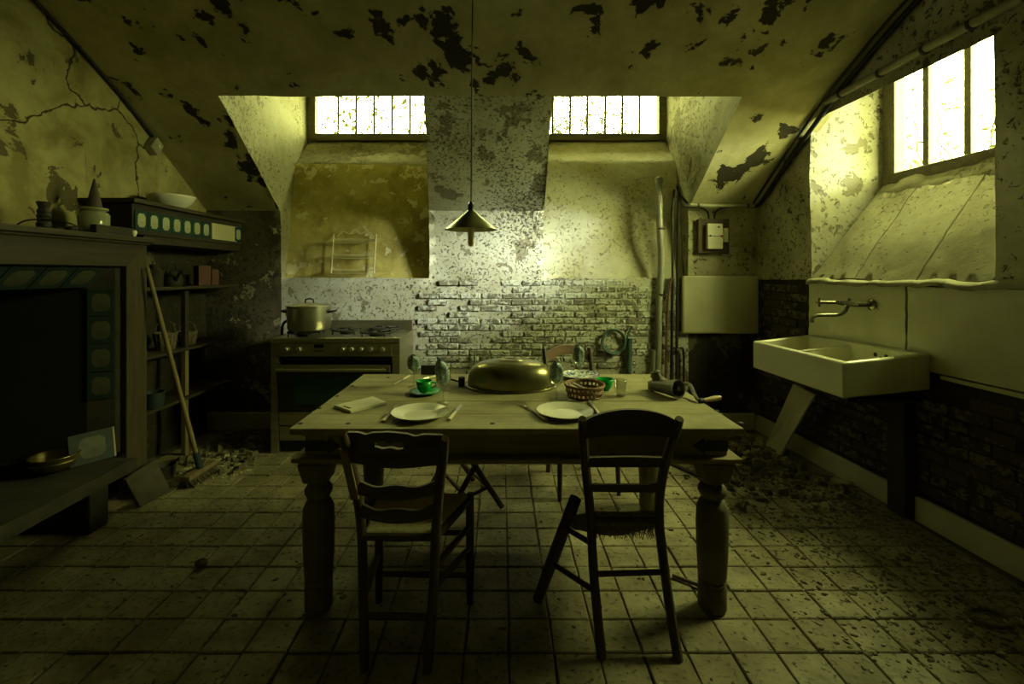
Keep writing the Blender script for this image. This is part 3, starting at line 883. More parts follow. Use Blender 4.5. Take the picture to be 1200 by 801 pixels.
slat(m, post_at(Lp, .80), post_at(Rp, .79), lambda u: -.02 + .004 * math.cos(u * 2 * PI), ht, .018, .016, 30,
     (.3, .6333, lambda u: .036 + .006 * abs(math.cos((u - .3) / .333 * 2 * PI)), lambda u: .056 + .006 * abs(math.sin((u - .3) / .333 * 2 * PI))))
m.build('crest_rail', 'dark_wood_x', t, weld=True)
for z in (.655, .555):
    m = MB(); slat(m, post_at(Lp, z), post_at(Rp, z), lambda u: -.02 - .012 * math.sin(PI * u), lambda u: .022 - .008 * math.sin(PI * u) + .006 * math.cos(4 * PI * u), .022, .012)
    m.build('slat', 'dark_wood_x', t, weld=True)
for p in (fl, fr):
    m = MB(); m.tube([p, p + Vector((0, 0, .2)), p + Vector((0, 0, .455)), p + Vector((0, 0, .47))], [.014, .018, .0175, .012], 10); m.build('leg', 'dark_wood_z', t, smooth=True)
zr = .44
def rail(nm, a, b, r=.012, mt='dark_wood_x'):
    m = MB(); m.tube([a, lin(Vector(a), Vector(b), .5), b], [r * .9, r * 1.1, r * .9], 8); return m.build(nm, mt, t, smooth=True)
q = lambda p, z: Vector((p.x, p.y, z))
sl, sr = post_at(Lp, .44), post_at(Rp, .44)
rail('seat_rail', q(fl, .45), q(fr, .45), .014); rail('seat_rail', q(fl, .445), sl, .014); rail('seat_rail', q(fr, .445), sr, .014); rail('seat_rail', sl, sr, .014)
rail('stretcher', q(fl, .2), post_at(Lp, .22)); rail('stretcher', q(fr, .24), post_at(Rp, .26)); rail('stretcher', q(fl, .30), q(fr, .30)); rail('stretcher', post_at(Lp, .17), post_at(Rp, .17))
rail('stretcher', q(fl, .12), q(fr, .12)); rail('stretcher', q(fr, .33), post_at(Rp, .34))
m = MB(); rush_seat(m, [sl + Vector((.01, 0, .015)), sr + Vector((-.01, 0, .015)), q(fr, .462), q(fl, .462)], .02)
m.build('woven_seat', 'rush', t, smooth='all')

# right chair, broken: arched crest, torn seat, one loose front leg
t = thing('broken_rush_chair', 'dark broken chair with arched crest, torn rush seat and a splayed front leg', 'chair', (.47, 1.75, 0))
Lp = [Vector((.365, 1.66, 0)), Vector((.352, 1.735, .24)), Vector((.345, 1.77, .46)), Vector((.318, 1.72, .66)), Vector((.282, 1.59, .895))]
Rp = [Vector((.640, 1.65, 0)), Vector((.625, 1.735, .24)), Vector((.612, 1.77, .46)), Vector((.612, 1.72, .66)), Vector((.622, 1.59, .895))]
for P in (Lp, Rp):
    S = smooth_pts(P)
    m = MB(); m.tube(S, [.018] * (len(S) - 2) + [.018, .014], 8, up=(0, 1, 0), twist=PI / 8); m.build('back_post', 'dark_wood_z', t, smooth=True)
m = MB(); slat(m, post_at(Lp, .855), post_at(Rp, .855), lambda u: -.035 + .018 * math.sin(PI * u), lambda u: .022 + .050 * math.sin(PI * u) ** .7 if 0 < u < 1 else .022, .015, .018, 20)
m.build('crest_rail', 'dark_wood_x', t, weld=True)
m = MB(); slat(m, post_at(Lp, .70), post_at(Rp, .70), lambda u: -.018 + .006 * math.sin(PI * u), lambda u: .016 + .010 * math.sin(PI * u), .015, .014); m.build('slat', 'dark_wood_x', t, weld=True)
m = MB(); slat(m, post_at(Lp, .585), post_at(Rp, .585), lambda u: -.014, lambda u: .014, .004, .014); m.build('slat', 'dark_wood_x', t, weld=True)
m = MB(); m.tube([post_at(Lp, .255), post_at(Rp, .262)], .0105, 8); m.build('stretcher', 'dark_wood_x', t, smooth=True)
m = MB(); m.tube([post_at(Lp, .445), post_at(Rp, .445)], .012, 8); m.build('seat_rail', 'dark_wood_x', t, smooth=True)
lb, lt = Vector((.148, 1.94, .0)), Vector((.315, 1.94, .445))
m = MB(); m.tube([lb + Vector((.004, 0, .010)), lin(lb, lt, .5), lt], [.022, .027, .026], 10, up=(0, 1, 0)); o = m.build('leg', 'dark_wood_z', t, smooth=True)
m = MB(); m.tube([lin(lb, lt, .72), post_at(Lp, .36)], .011, 8); m.build('stretcher', 'dark_wood_x', t, smooth=True)
m = MB(); m.tube([lin(lb, lt, .38), post_at(Lp, .20)], .011, 8); m.build('stretcher', 'dark_wood_x', t, smooth=True)
fl2 = Vector((.355, 1.97, .335)); fr2 = Vector((.63, 1.98, .34))
m = MB(); rush_seat(m, [post_at(Lp, .45) + Vector((-.01, .0, .0)), post_at(Rp, .45), fr2, fl2 + Vector((-.065, -.02, 0))], .035, .065)
m.build('torn_woven_seat', 'rush_dark', t, smooth='all')
m = MB(); R = random.Random(9)
for k in range(320):
    u = R.random(); v = R.choice((0.02, .1, R.random()))
    p = lin(lin(post_at(Lp, .435), post_at(Rp, .435), u), lin(fl2, fr2, u), v) + Vector((0, 0, -.02))
    L = R.uniform(.01, .045)
    m.tube([p, p + Vector((R.uniform(-.02, .02), R.uniform(-.012, .012), -L))], .0012, 3, cap=False)
m.build('frayed_straw', 'rush_dark', t, kind='stuff')
m = MB(); m.tube([at(788, 677, 748 / (677 - 320) ) + Vector((0, 0, .012)), at(823, 690, 748 / (690 - 320)) + Vector((0, 0, .012))], .008, 8)
tag(m.build('broken_chair_rung', 'dark_wood_x', smooth=True), 'thin dark broken rung lying on the tiles by the right front table leg', 'stick')
m = MB(); m.tube([Vector((1.22, 3.36, .013)), Vector((1.40, 3.05, .013))], .013, 8)
tag(m.build('broken_stick', 'dark_wood_x', smooth=True), 'dark broken stick lying on the tiles by the right back corner of the table', 'stick')

def bistro(name, label, M, crest='pink_wood', lean=0.0):
    """plain bistro chair built facing -Y around its base, then placed by matrix M"""
    t = thing(name, label, 'chair'); t.matrix_basis = M
    T = M
    def bl(m, *a, **k): return m.build(*a, local=True, **k)
    for sx in (-1, 1):
        P = [Vector((sx * .15, .22, 0)), Vector((sx * .155, .17, .24)), Vector((sx * .16, .155, .46)), Vector((sx * .165, .185, .66)), Vector((sx * .17, .25, .86))]
        m = MB(); m.tube(smooth_pts(P), .0165, 8, up=(0, 1, 0)); o = bl(m, 'back_post', 'dark_wood_z', t, smooth=True)
        m = MB(); m.tube([Vector((sx * .195, -.19, 0)), Vector((sx * .19, -.18, .25)), Vector((sx * .185, -.17, .45))], [.013, .017, .019], 10); bl(m, 'leg', 'dark_wood_z', t, smooth=True)
        m = MB(); m.tube([Vector((sx * .19, -.175, .24)), Vector((sx * .157, .165, .26))], .010, 8); bl(m, 'stretcher', 'dark_wood_x', t, smooth=True)
        m = MB(); m.tube([Vector((sx * .187, -.172, .44)), Vector((sx * .16, .155, .44))], .013, 8); bl(m, 'seat_rail', 'dark_wood_x', t, smooth=True)
    m = MB(); m.tube([Vector((-.19, -.18, .30)), Vector((.19, -.18, .30))], .010, 8); bl(m, 'stretcher', 'dark_wood_x', t, smooth=True)
    m = MB(); m.tube([Vector((-.187, -.172, .44)), Vector((.187, -.172, .44))], .013, 8); bl(m, 'seat_rail', 'dark_wood_x', t, smooth=True)
    m = MB(); rush_seat(m, [(-.16, .155, .45), (.16, .155, .45), (.187, -.175, .45), (-.187, -.175, .45)], .015, .02, 16); bl(m, 'woven_seat', 'rush_dark', t, smooth='all')
    m = MB(); slat(m, (-.17, .235, .81), (.17, .235, .81), lambda u: -.045 + .055 * math.sin(PI * u), lambda u: .02 + .055 * math.sin(PI * u) ** .8 if 0 < u < 1 else .02, -.03, .02, 20)
    o = bl(m, 'crest_rail', crest, t, weld=True)
    if crest == 'pink_wood': o['label'] = 'reddish-brown arched crest rail'
    m = MB(); slat(m, (-.163, .19, .62), (.163, .19, .62), lambda u: -.015, lambda u: .018, -.02, .012); bl(m, 'slat', 'dark_wood_x', t, weld=True)
    return t
bistro('bistro_chair', 'chair with reddish-brown arched crest behind the table near the blue-patterned plate', Matrix.Translation((.515, 3.03, 0)) @ Matrix.Rotation(.18, 4, 'Z'))
t = thing('folding_stool', 'dark folding wooden stool with crossed slanting legs, half under the table', 'stool', (-.22, 2.72, 0))
uu = Vector((.88, .476, 0)); ww = Vector((-.476, .88, 0)); a0 = Vector((.0, 2.715, .0))
for k in (0, .40):
    b0 = a0 + ww * k
    m = MB(); m.tube([b0 + Vector((0, 0, .012)), b0 - uu * .29 + Vector((0, 0, .47))], .017, 8, up=(0, 1, 0), twist=PI / 8); m.build('leg', 'dark_wood_z', t, smooth=True)
    b1 = b0 - uu * .34 + ww * (.03 if k == 0 else -.03)
    m = MB(); m.tube([b1 + Vector((0, 0, .012)), b1 + uu * .31 + Vector((0, 0, .47))], .016, 8, up=(0, 1, 0), twist=PI / 8); m.build('leg', 'dark_wood_z', t, smooth=True)
for (du, dz) in ((-.085, .145), (-.25, .145), (-.285, .455), (.0 - .03, .455)):
    c0 = a0 + uu * du + Vector((0, 0, dz)); m = MB(); m.tube([c0 + ww * .0, c0 + ww * .40], .012, 8); m.build('stretcher', 'dark_wood_x', t, smooth=True)
m = MB(); c0 = a0 - uu * .085 + Vector((0, 0, .15)); m.tube([c0, a0 - uu * .28 + Vector((0, 0, .11))], .011, 8); m.build('side_rail', 'dark_wood_x', t, smooth=True)
m = MB(); m.grid(lambda u, v: a0 + uu * lin(-.30, -.02, u) + ww * lin(.03, .37, v) + Vector((0, 0, .475 - .03 * math.sin(PI * u))), 10, 6)
m.grid(lambda u, v: a0 + uu * lin(-.30, -.02, u) + ww * lin(.03, .37, v) + Vector((0, 0, .470 - .03 * math.sin(PI * u))), 10, 6); m.build('canvas_seat', 'rush_dark', t, smooth=True)
m = MB(); p = tpt(502, 438.5); m.box(p.x - .045, p.x + .045, p.y - .01, p.y + .03, TZ + .0005, TZ + .058)
tag(m.build('black_box', 'black_enamel', bevel=.003), 'small black box at the back edge of the table near the cooker', 'box')

# ------------------------------------------------------------------ pendant lamp
LXp, LYp = (552 - VX) * 2.35 / F, 2.35
zr_ = Zt(269, LYp)
t = thing('pendant_lamp', 'conical enamel pendant lamp hanging over the table on a long cord', 'lamp', (LXp, LYp, zr_))
m = MB()
m.lathe([(.136, 0), (.132, .004), (.020, .095), (.018, .10)], (LXp, LYp, zr_), 40)
m.cur = 1; m.lathe([(.134, -.001), (.130, .002), (.018, .092), (0, .092)], (LXp, LYp, zr_), 40)
m.build('lamp_shade', ['lamp_green', 'lamp_white'], t, smooth=True, weld='open')
m = MB(); m.lathe([(0, .09), (.018, .09), (.018, .128), (.012, .136), (.005, .15), (0, .15)], (LXp, LYp, zr_), 16); m.build('lamp_holder', 'black_enamel', t, smooth=True)
for dx, dy in ((-.008, -.006), (.008, -.006), (0, .009)):
    m = MB(); m.tube([(LXp + dx, LYp + dy, zr_ + .08), (LXp + dx, LYp + dy, zr_ - .075), (LXp + dx * .5, LYp + dy * .5, zr_ - .085)], [.0085, .0085, .005], 10); m.build('bulb_tube', 'bulb_white', t, smooth=True)
m = MB(); m.tube([(LXp, LYp, zr_ + .145), (LXp + .004, LYp, 2.4), (LXp + .012, LYp - .02, prof(LYp) + .01)], .0035, 6); m.build('cord', 'cable_black', t)
m = MB(); m.tube([(LXp + .004, LYp - .004, zr_ + .16), (LXp + .01, LYp - .01, prof(LYp) + .01)], .002, 6); m.build('cord', 'conduit', t)

# ------------------------------------------------------------------ range cooker
SX0, SX1, SY0, SY1, SZ = -1.80, -.795, 3.53, 4.09, .90
t = thing('range_cooker', 'wide stainless steel range cooker with its oven door ajar', 'cooker', ((SX0 + SX1) / 2, 3.8, 0))
m = MB(); m.box(SX0 + .035, SX1 - .035, SY0 + .05, SY1, .10, SZ - .02); m.build('body', 'black_enamel', t, .004)
for x in (SX0, SX1 - .06):
    m = MB(); m.box(x, x + .06, SY0 + .012, SY0 + .07, 0, SZ - .03); m.build('front_upright', 'stainless', t, .003)
for x in (SX0 + .004, SX1 - .024):
    m = MB(); m.box(x, x + .02, SY0 + .07, SY1, .08, SZ - .03); m.build('side_panel', 'stainless', t, .002)
m = MB(); m.box(SX0 - .004, SX1 + .004, SY0 - .005, SY1, SZ - .035, SZ); m.build('cooktop', 'stainless', t, .006)
m = MB(); m.box(SX0 + .10, SX1 - .004, SY1 - .03, SY1, SZ, SZ + .085); m.build('back_guard', 'stainless', t, .003)
m = MB(); m.box(SX0 + .06, SX1 - .06, SY0 + .005, SY0 + .05, .755, SZ - .03); pan = m.build('control_panel', 'stainless', t, .003)
for px in (336, 351, 402, 412.5, 423.5, 434.5, 448.5):
    x = (px - VX) * SY0 / F
    M = Matrix.Translation((x, SY0 + .006, Zt(409, SY0))) @ Matrix.Rotation(PI / 2, 4, 'X')
    m = MB(); m.lathe([(.022, 0), (.022, .004), (.015, .006), (.017, .026), (.013, .032), (0, .032)], n=18, M=M); m.build('knob', 'steel', pan, smooth=True)
m = MB(); m.box((368 - VX) * SY0 / F, (379 - VX) * SY0 / F, SY0 + .001, SY0 + .006, Zt(407.5, SY0), Zt(403.5, SY0)); m.build('clock_display', 'display_black', pan)
for k in range(5):
    x = (368.5 + k * 2.4 - VX) * SY0 / F
    m = MB(); m.lathe([(0, .005), (.005, .005), (.006, 0)], n=8, M=Matrix.Translation((x, SY0 + .005, Zt(411, SY0))) @ Matrix.Rotation(PI / 2, 4, 'X')); m.build('button', 'black_enamel', pan)
# oven door hinged at its foot, ajar
zb_, zt_ = .335, .70
tilt = .13
def dp(x, z, out): return Vector((x, SY0 + .035 - out - (z - zb_) * tilt, z))
m = MB(); x0, x1 = SX0 + .065, SX1 - .065
m.hexa([dp(x0, zb_, 0), dp(x0, zb_, .03), dp(x1, zb_, .03), dp(x1, zb_, 0), dp(x0, zt_, 0), dp(x0, zt_, .03), dp(x1, zt_, .03), dp(x1, zt_, 0)])
door = m.build('oven_door', 'black_enamel', t, .004)
m = MB(); m.hexa([dp(x0 + .13, zb_ + .05, .03), dp(x0 + .13, zb_ + .05, .032), dp(x1 - .10, zb_ + .05, .032), dp(x1 - .10, zb_ + .05, .03), dp(x0 + .13, zt_ - .10, .03), dp(x0 + .13, zt_ - .10, .032), dp(x1 - .10, zt_ - .10, .032), dp(x1 - .10, zt_ - .10, .03)])
m.build('oven_window', 'oven_glass', door)
m = MB(); m.hexa([dp(x0, zt_ - .055, .03), dp(x0, zt_ - .055, .036), dp(x1, zt_ - .055, .036), dp(x1, zt_ - .055, .03), dp(x0, zt_, .03), dp(x0, zt_, .036), dp(x1, zt_, .036), dp(x1, zt_, .03)])
m.build('door_band', 'stainless', door, .002)
m = MB(); m.tube([dp(x0 + .02, zt_ - .03, .075), dp(x1 - .02, zt_ - .03, .075)], .010, 12)
for x in (x0 + .05, x1 - .05): m.tube([dp(x, zt_ - .03, .03), dp(x, zt_ - .03, .078)], .009, 10)
m.build('handle', 'steel', door, smooth=True)
m = MB(); m.box(SX0 + .065, SX1 - .065, SY0 + .01, SY0 + .05, .22, .325); m.build('stainless_panel', 'stainless', t, .003)
m = MB(); m.box(SX0 + .065, SX1 - .065, SY0 + .015, SY0 + .05, .10, .212); m.build('drawer', 'stainless', t, .003)
m = MB(); m.box(SX0 + .06, SX1 - .06, SY0 + .06, SY1 - .02, .0, .10); m.build('plinth', 'black_enamel', t)
for i, (bx, by) in enumerate(((SX0 + .2, 3.95), (SX0 + .2, 3.68), (SX0 + .5, 3.82), (SX1 - .22, 3.95), (SX1 - .22, 3.68))):
    m = MB(); m.lathe([(.055, 0), (.055, .012), (.038, .014), (.034, .024), (0, .026)], (bx, by, SZ), 18); o = m.build('burner', 'cast_iron', t, smooth=True)
    m = MB()
    for k in range(4):
        a = k * PI / 2 + PI / 4; c, s_ = math.cos(a), math.sin(a)
        m.tube([(bx + c * .125, by + s_ * .125, SZ), (bx + c * .12, by + s_ * .12, SZ + .034), (bx + c * .03, by + s_ * .03, SZ + .036)], .006, 6)
    n_ = 24
    m.tube([(bx + .122 * math.cos(2 * PI * k / n_), by + .122 * math.sin(2 * PI * k / n_), SZ + .030) for k in range(n_ + 1)], .006, 6)
    m.build('pan_support', 'cast_iron', o)
# stock pot
px_, py_ = (362.5 - VX) * 3.70 / F, 3.70
z0 = SZ + .040
t = thing('stock_pot', 'large aluminium stock pot with lid standing on the cooker', 'pot', (px_, py_, z0))
m = MB(); m.lathe([(0, 0), (.14, 0), (.160, .012), (.166, .03), (.168, .185), (.173, .19), (.173, .195), (.163, .195), (.160, .02), (0, .015)], (px_, py_, z0), 36); m.build('pot_body', 'aluminium', t, smooth=True)
m = MB(); m.lathe([(.170, .196), (.176, .197), (.176, .204), (.165, .206), (.06, .222), (0, .224)], (px_, py_, z0), 36); lid = m.build('lid', 'aluminium', t, smooth=True)
m = MB(); m.tube([(px_ - .035, py_, z0 + .22), (px_ - .030, py_, z0 + .25), (px_, py_, z0 + .258), (px_ + .030, py_, z0 + .25), (px_ + .035, py_, z0 + .22)], .006, 8); m.build('lid_handle', 'black_enamel', lid, smooth=True)
for s_ in (-1, 1):
    m = MB(); m.tube([(px_ + s_ * .164, py_ - .045, z0 + .15), (px_ + s_ * .205, py_ - .04, z0 + .157), (px_ + s_ * .215, py_, z0 + .16), (px_ + s_ * .205, py_ + .04, z0 + .157), (px_ + s_ * .164, py_ + .045, z0 + .15)], .009, 8); m.build('pot_handle', 'black_enamel', t, smooth=True)
m = MB(); S = smooth_pts([Vector((-1.86, 3.95, .0)), Vector((-1.90, 3.93, .3)), Vector((-1.90, 3.93, .85)), Vector((-1.88, 3.92, .97)), Vector((-1.84, 3.93, .985)), Vector((-1.805, 3.95, .95)), Vector((-1.79, 3.97, .915))], 5)
m.tube(S, .012, 8); tag(m.build('gas_hose', 'rubber', smooth=True), 'black gas hose looping down beside the cooker', 'hose')

# ------------------------------------------------------------------ things on the table
def plate(name, label, c, r, mt, z=TZ):
    m = MB(); m.lathe([(0, .004), (r * .55, .004), (r * .62, .006), (r * .70, .014), (r * .98, .022), (r, .0235), (r * .995, .0205), (r * .72, .010), (r * .62, .0), (0, 0)], (c.x, c.y, z), 48)
    return tag(m.build(name, mt, smooth=True), label, 'plate', 'plates on the table')
c = tpt(492.5, 482, TZ + .02); plate('dinner_plate', 'white dinner plate at the left place setting', c, .124, 'ceramic')
c = tpt(662, 480.5, TZ + .02); plate('dinner_plate', 'white dinner plate at the right place setting', c, .124, 'ceramic')
cb = tpt(680, 440, TZ + .012); plate('patterned_plate', 'blue and white patterned plate at the back of the table', cb, .115, 'blue_white_china')

def cutlery(kind, label, a, b, z=TZ + .006, group='cutlery on the table'):
    """a = handle end, b = tip"""
    a, b = Vector(a), Vector(b); a.z = z; b.z = z; d = (b - a).normalized()
    L = (b - a).length; sd = Vector((-d.y, d.x, 0)); up = Vector((0, 0, 1))
    t = thing(kind, label, kind.split('_')[-1], ((a + b) / 2).xy.to_3d() + Vector((0, 0, TZ)), 0, group)
    m = MB(); h = lin(a, b, .46)
    m.tube([a, lin(a, h, .5), h], [.0085, .0085, .0065], 8, flat=.7); m.build('handle', 'ivory', t, smooth=True)
    m = MB()
    if 'knife' in kind:
        pts = [(h, .006), (lin(h, b, .3), .0085), (lin(h, b, .8), .008), (b, .001)]
        vs, fs = [], []
        for p, w in pts: vs += [p + sd * w - up * .0012, p + sd * w + up * .0012, p - sd * w + up * .0012, p - sd * w - up * .0012]
        for i in range(3):
            for k in range(4): fs.append((i * 4 + k, i * 4 + (k + 1) % 4, (i + 1) * 4 + (k + 1) % 4, (i + 1) * 4 + k))
        fs += [(0, 1, 2, 3), (12, 13, 14, 15)]
        m.add(vs, fs); m.build('blade', 'steel', t)
    else:
        n = lin(h, b, .55)
        m.tube([h, n], [.004, .004], 6); m.obox(lin(h, b, .64), d, sd, up, L * .05, .011, .0014)
        m.build('neck', 'steel', t)
        for k in (-1.5, -.5, .5, 1.5):
            m = MB(); m.tube([lin(h, b, .70) + sd * k * .006, b + sd * k * .006 + up * .006], [.0018, .0012], 5); m.build('tine', 'steel', t)
    return t
cutlery('table_fork', 'ivory-handled fork lying beside the left white plate', tpt(449, 495), tpt(467, 475))
cutlery('table_knife', 'ivory-handled knife lying beside the left white plate', tpt(526, 493), tpt(541, 475))
cutlery('table_fork', 'ivory-handled fork lying beside the right white plate', tpt(640, 493), tpt(612, 474))
cutlery('table_knife', 'ivory-handled knife half hidden beside the right white plate', tpt(704, 489), tpt(690, 470))
cutlery('table_knife', 'ivory-handled knife at the far left of the table, behind the green cup', tpt(480, 441), tpt(461, 452))
cutlery('table_fork', 'ivory-handled fork at the back of the table, beyond the green cup', tpt(513, 441), tpt(490, 446))

# cutting board
P4 = [tpt(391.5, 477.5), tpt(437, 467), tpt(453, 473.5), tpt(411, 484)]
t = thing('cutting_board', 'thin white cutting board with a slot handle on the left of the table', 'cutting board', (sum((p for p in P4), Vector()) / 4))
m = MB(); th = .012
e0 = lambda u, v: lin(lin(P4[0], P4[1], u), lin(P4[3], P4[2], u), v)
def cell(u0, u1, v0, v1): m.hexa([e0(u0, v0), e0(u1, v0), e0(u1, v1), e0(u0, v1)] + [e0(a, b) + Vector((0, 0, th)) for a, b in ((u0, v0), (u1, v0), (u1, v1), (u0, v1))])
cell(0, .06, 0, 1); cell(.06, .14, 0, .25); cell(.06, .14, .75, 1); cell(.14, 1, 0, 1)
m.build('board', 'cream_board', t, weld=False)

def wine_glass(label, c, hb=.105, napkin=(.0, .0), tip=.09):
    t = thing('wine_glass', label, 'glass', (c.x, c.y, TZ), 0, 'stemmed glasses with napkins')
    m = MB(); m.lathe([(.032, 0), (.030, .003), (.006, .006), (.004, .012), (.004, .065), (.014, .074), (.030, .092), (.036, .12), (.035, .15), (.031, .172)], (c.x, c.y, TZ), 28)
    m.build('bowl_and_stem', 'drink_glass', t, smooth='all', weld='open')
    n = MB(); k0 = 22
    def fn(u, v):
        a = u * 2 * PI; z = lin(.083, .165 + tip, v)
        r = .031 * min(1, (v / .25 + .15)) * (1 if v < .6 else max(.35, 1 - ((v - .6) / .4) ** 2.2 * .65))
        r *= 1 + .13 * math.sin(3 * a + 5 * v) + .06 * math.sin(7 * a)
        return Vector((c.x + napkin[0] * v + r * math.cos(a), c.y + napkin[1] * v + r * math.sin(a), TZ + z - (.03 * (math.cos(a) > .2) * max(0, v - .7))))
    n.grid(fn, k0, 14); n.build('napkin', 'napkin_blue', t, smooth='all', weld='open')
wine_glass('stemmed glass with blue napkin at the far left, behind the green cup', tpt(485, 453), tip=.012)
wine_glass('stemmed glass with rolled blue napkin between the left plate and the dome', tpt(519.5, 472), napkin=(-.012, 0), tip=.045)
wine_glass('stemmed glass with pointed blue napkin in front of the domed lid', tpt(652, 469), tip=.03)
wine_glass('stemmed glass with blue napkin standing on the patterned plate', Vector((cb.x - .01, cb.y, 0)), tip=.035)

def green_cup(label, c, saucer, rr=.042, hh=.058):
    t = thing('green_teacup', label, 'cup', (c.x, c.y, TZ), 0, 'green glass tableware')
    z0 = TZ + (.010 if saucer else 0)
    m = MB(); m.lathe([(0, .0), (.022, 0), (.024, .005), (.036, .022), (rr, hh), (rr - .003, hh), (.032, .022), (0, .008)], (c.x, c.y, z0), 30); m.build('cup_body', 'green_glass', t, smooth='all')
    if saucer:
        m = MB(); m.tube([(c.x + rr * .93, c.y, z0 + hh * .85), (c.x + rr + .018, c.y, z0 + hh * .8), (c.x + rr + .020, c.y, z0 + hh * .5), (c.x + rr * .8, c.y, z0 + hh * .35)], .0045, 8); m.build('cup_handle', 'green_glass', t, smooth=True)
    return t
c = tpt(497, 461); green_cup('green glass teacup on its saucer beside the left plate', c, True)
m = MB(); m.lathe([(0, .004), (.03, .004), (.06, .012), (.078, .017), (.077, .013), (.045, .003), (.03, 0), (0, 0)], (c.x, c.y, TZ), 36)
tag(m.build('green_saucer', 'green_glass', smooth='all'), 'green glass saucer under the teacup', 'saucer', 'green glass tableware')
c = tpt(709, 457); green_cup('green glass bowl without saucer beside the wicker basket', c, False, .046, .062)
c = tpt(727, 464)
m = MB(); m.lathe([(0, .004), (.024, .004), (.030, .07), (.031, .085), (.029, .085), (.026, .008), (0, .008)], (c.x, c.y, TZ), 24)
tag(m.build('tumbler', 'drink_glass', smooth='all'), 'clear glass tumbler right of the green bowl', 'glass')

# small black strainer
c = tpt(541, 452)
t = thing('coffee_strainer', 'small black cylindrical strainer with a rod handle, left of the domed lid', 'strainer', (c.x, c.y, TZ))
m = MB(); m.lathe([(0, 0), (.019, 0), (.018, .048), (.012, .052), (0, .052)], (c.x, c.y, TZ), 16); m.build('strainer_body', 'cast_iron', t, smooth=True)
m = MB(); m.tube([(c.x - .015, c.y, TZ + .025), (c.x - .085, c.y + .03, TZ + .034)], .005, 8); m.build('rod_handle', 'cast_iron', t, smooth=True)

# domed roaster lid
c = Vector(((598 - VX) * 2.50 / F, 2.50, TZ))
t = thing('domed_lid', 'big oval bronze-coloured domed roaster lid in the middle of the table', 'lid', c)
m = MB(); m.lathe([(.228, 0), (.232, .004), (.234, .03), (.231, .06), (.220, .092), (.198, .118), (.165, .135), (.12, .145), (.07, .149), (.066, .152), (.040, .153), (.034, .149), (0, .148)], c, 56, 1.0, .66)
m.build('dome', 'brass_dull', t, smooth='all', weld='open')
m = MB(); N = 56; m.tube([(c.x + .238 * math.cos(2 * PI * k / N), c.y + .157 * math.sin(2 * PI * k / N), TZ + .006) for k in range(N + 1)], .006, 8); m.build('rim', 'brass_dull', t, smooth=True)

# wicker basket with cutlery handles
c = tpt(685, 464)
t = thing('wicker_basket', 'round openwork wicker basket holding spare cutlery', 'basket', c)
m = MB(); m.lathe([(0, .003), (.08, .003), (.083, .007), (0, .008)], c, 30); m.build('basket_base', 'basket_wicker', t)
N = 26
for k in range(N):
    a = 2 * PI * k / N
    m = MB(); m.obox((c.x + .089 * math.cos(a), c.y + .089 * math.sin(a), TZ + .030), (-math.sin(a), math.cos(a), 0), (math.cos(a), math.sin(a), 0), (math.cos(a) * .25, math.sin(a) * .25, 1), .0045, .002, .028); m.build('stake', 'basket_wicker', t)
for z, r in ((.006, .083), (.028, .090), (.036, .091), (.056, .097), (.062, .099)):
    m = MB(); m.tube([(c.x + r * math.cos(2 * PI * k / 36), c.y + r * math.sin(2 * PI * k / 36), TZ + z + .002 * math.sin(k * 3)) for k in range(37)], .0048, 6); m.build('weaver_ring', 'basket_wicker', t, smooth=True)
for k in range(4):
    a = Vector((c.x - .075 + .012 * k, c.y - .03 + .022 * k, TZ + .062)); b = Vector((c.x + .05, c.y - .045 + .02 * k, TZ + .016))
    tt = thing('spare_knife', ['foremost ivory handle in the wicker basket', 'foremost black handle in the wicker basket', 'rear ivory handle in the wicker basket', 'rear black handle in the wicker basket'][k], 'cutlery', (a.x, a.y, TZ + .06), 0, 'cutlery in the wicker basket')
    m = MB(); m.tube([a, lin(a, b, .55)], [.006, .005], 8); m.build('handle', 'cast_iron' if k % 2 else 'ivory', tt, smooth=True)
    m = MB(); m.tube([lin(a, b, .55), b], [.003, .003], 6); m.build('blade', 'steel', tt)

# meat grinder lying on its side
gz = TZ
t = thing('meat_grinder', 'old cast-metal hand-cranked meat grinder lying on the right end of the table', 'grinder', tpt(782, 466))
def gp(px, py, d): return at(px, py, d)
A, B = gp(764, 450, 2.40), gp(789, 454.5, 2.27)
m = MB(); m.tube([A + Vector((0, 0, -.006)), lin(A, B, .15), lin(A, B, .6), B], [.026, .034, .035, .038], 20); m.build('barrel', 'grinder_metal', t, smooth=True)
dAB = (B - A).normalized()
Mx = Matrix.Translation(B) @ dAB.to_track_quat('Z', 'Y').to_matrix().to_4x4()
m = MB(); m.lathe([(.038, -.03), (.042, 0), (.046, .03), (.047, .034), (.041, .034), (.032, .0), (.012, -.02), (0, -.02)], n=28, M=Mx); m.build('bell_mouth', 'grinder_metal', t, smooth=True)
m = MB(); m.lathe([(0, .036), (.010, .034), (.011, -.02)], n=12, M=Mx); m.build('worm_shaft', 'cast_iron', t, smooth=True)
C = lin(A, B, .35)
m = MB(); m.tube([C + Vector((0, 0, .02)), C + Vector((-.012, .02, .055)), C + Vector((-.014, .024, .058))], [.022, .030, .026], 16); m.build('hopper', 'grinder_metal', t, smooth=True)
for k, (px, py) in enumerate(((764, 436), (772, 435))):
    m = MB(); p = gp(px, py, 2.36); q_ = gp(px + 4, py + 13, 2.36); m.tube([q_, p], [.010, .009], 8); m.build('clamp_prong', 'grinder_metal', t, smooth=True)
m = MB(); E = gp(764, 462, 2.42); E.z = TZ + .0225; m.obox(E, (1, 0, 0), (0, 1, 0), (0, 0, 1), .014, .03, .022); m.build('clamp_foot', 'grinder_metal', t, .004)
S = smooth_pts([gp(800, 449, 2.36), gp(808, 450, 2.33), gp(813, 460, 2.26), gp(817, 467, 2.20), gp(823, 469, 2.19)], 5)
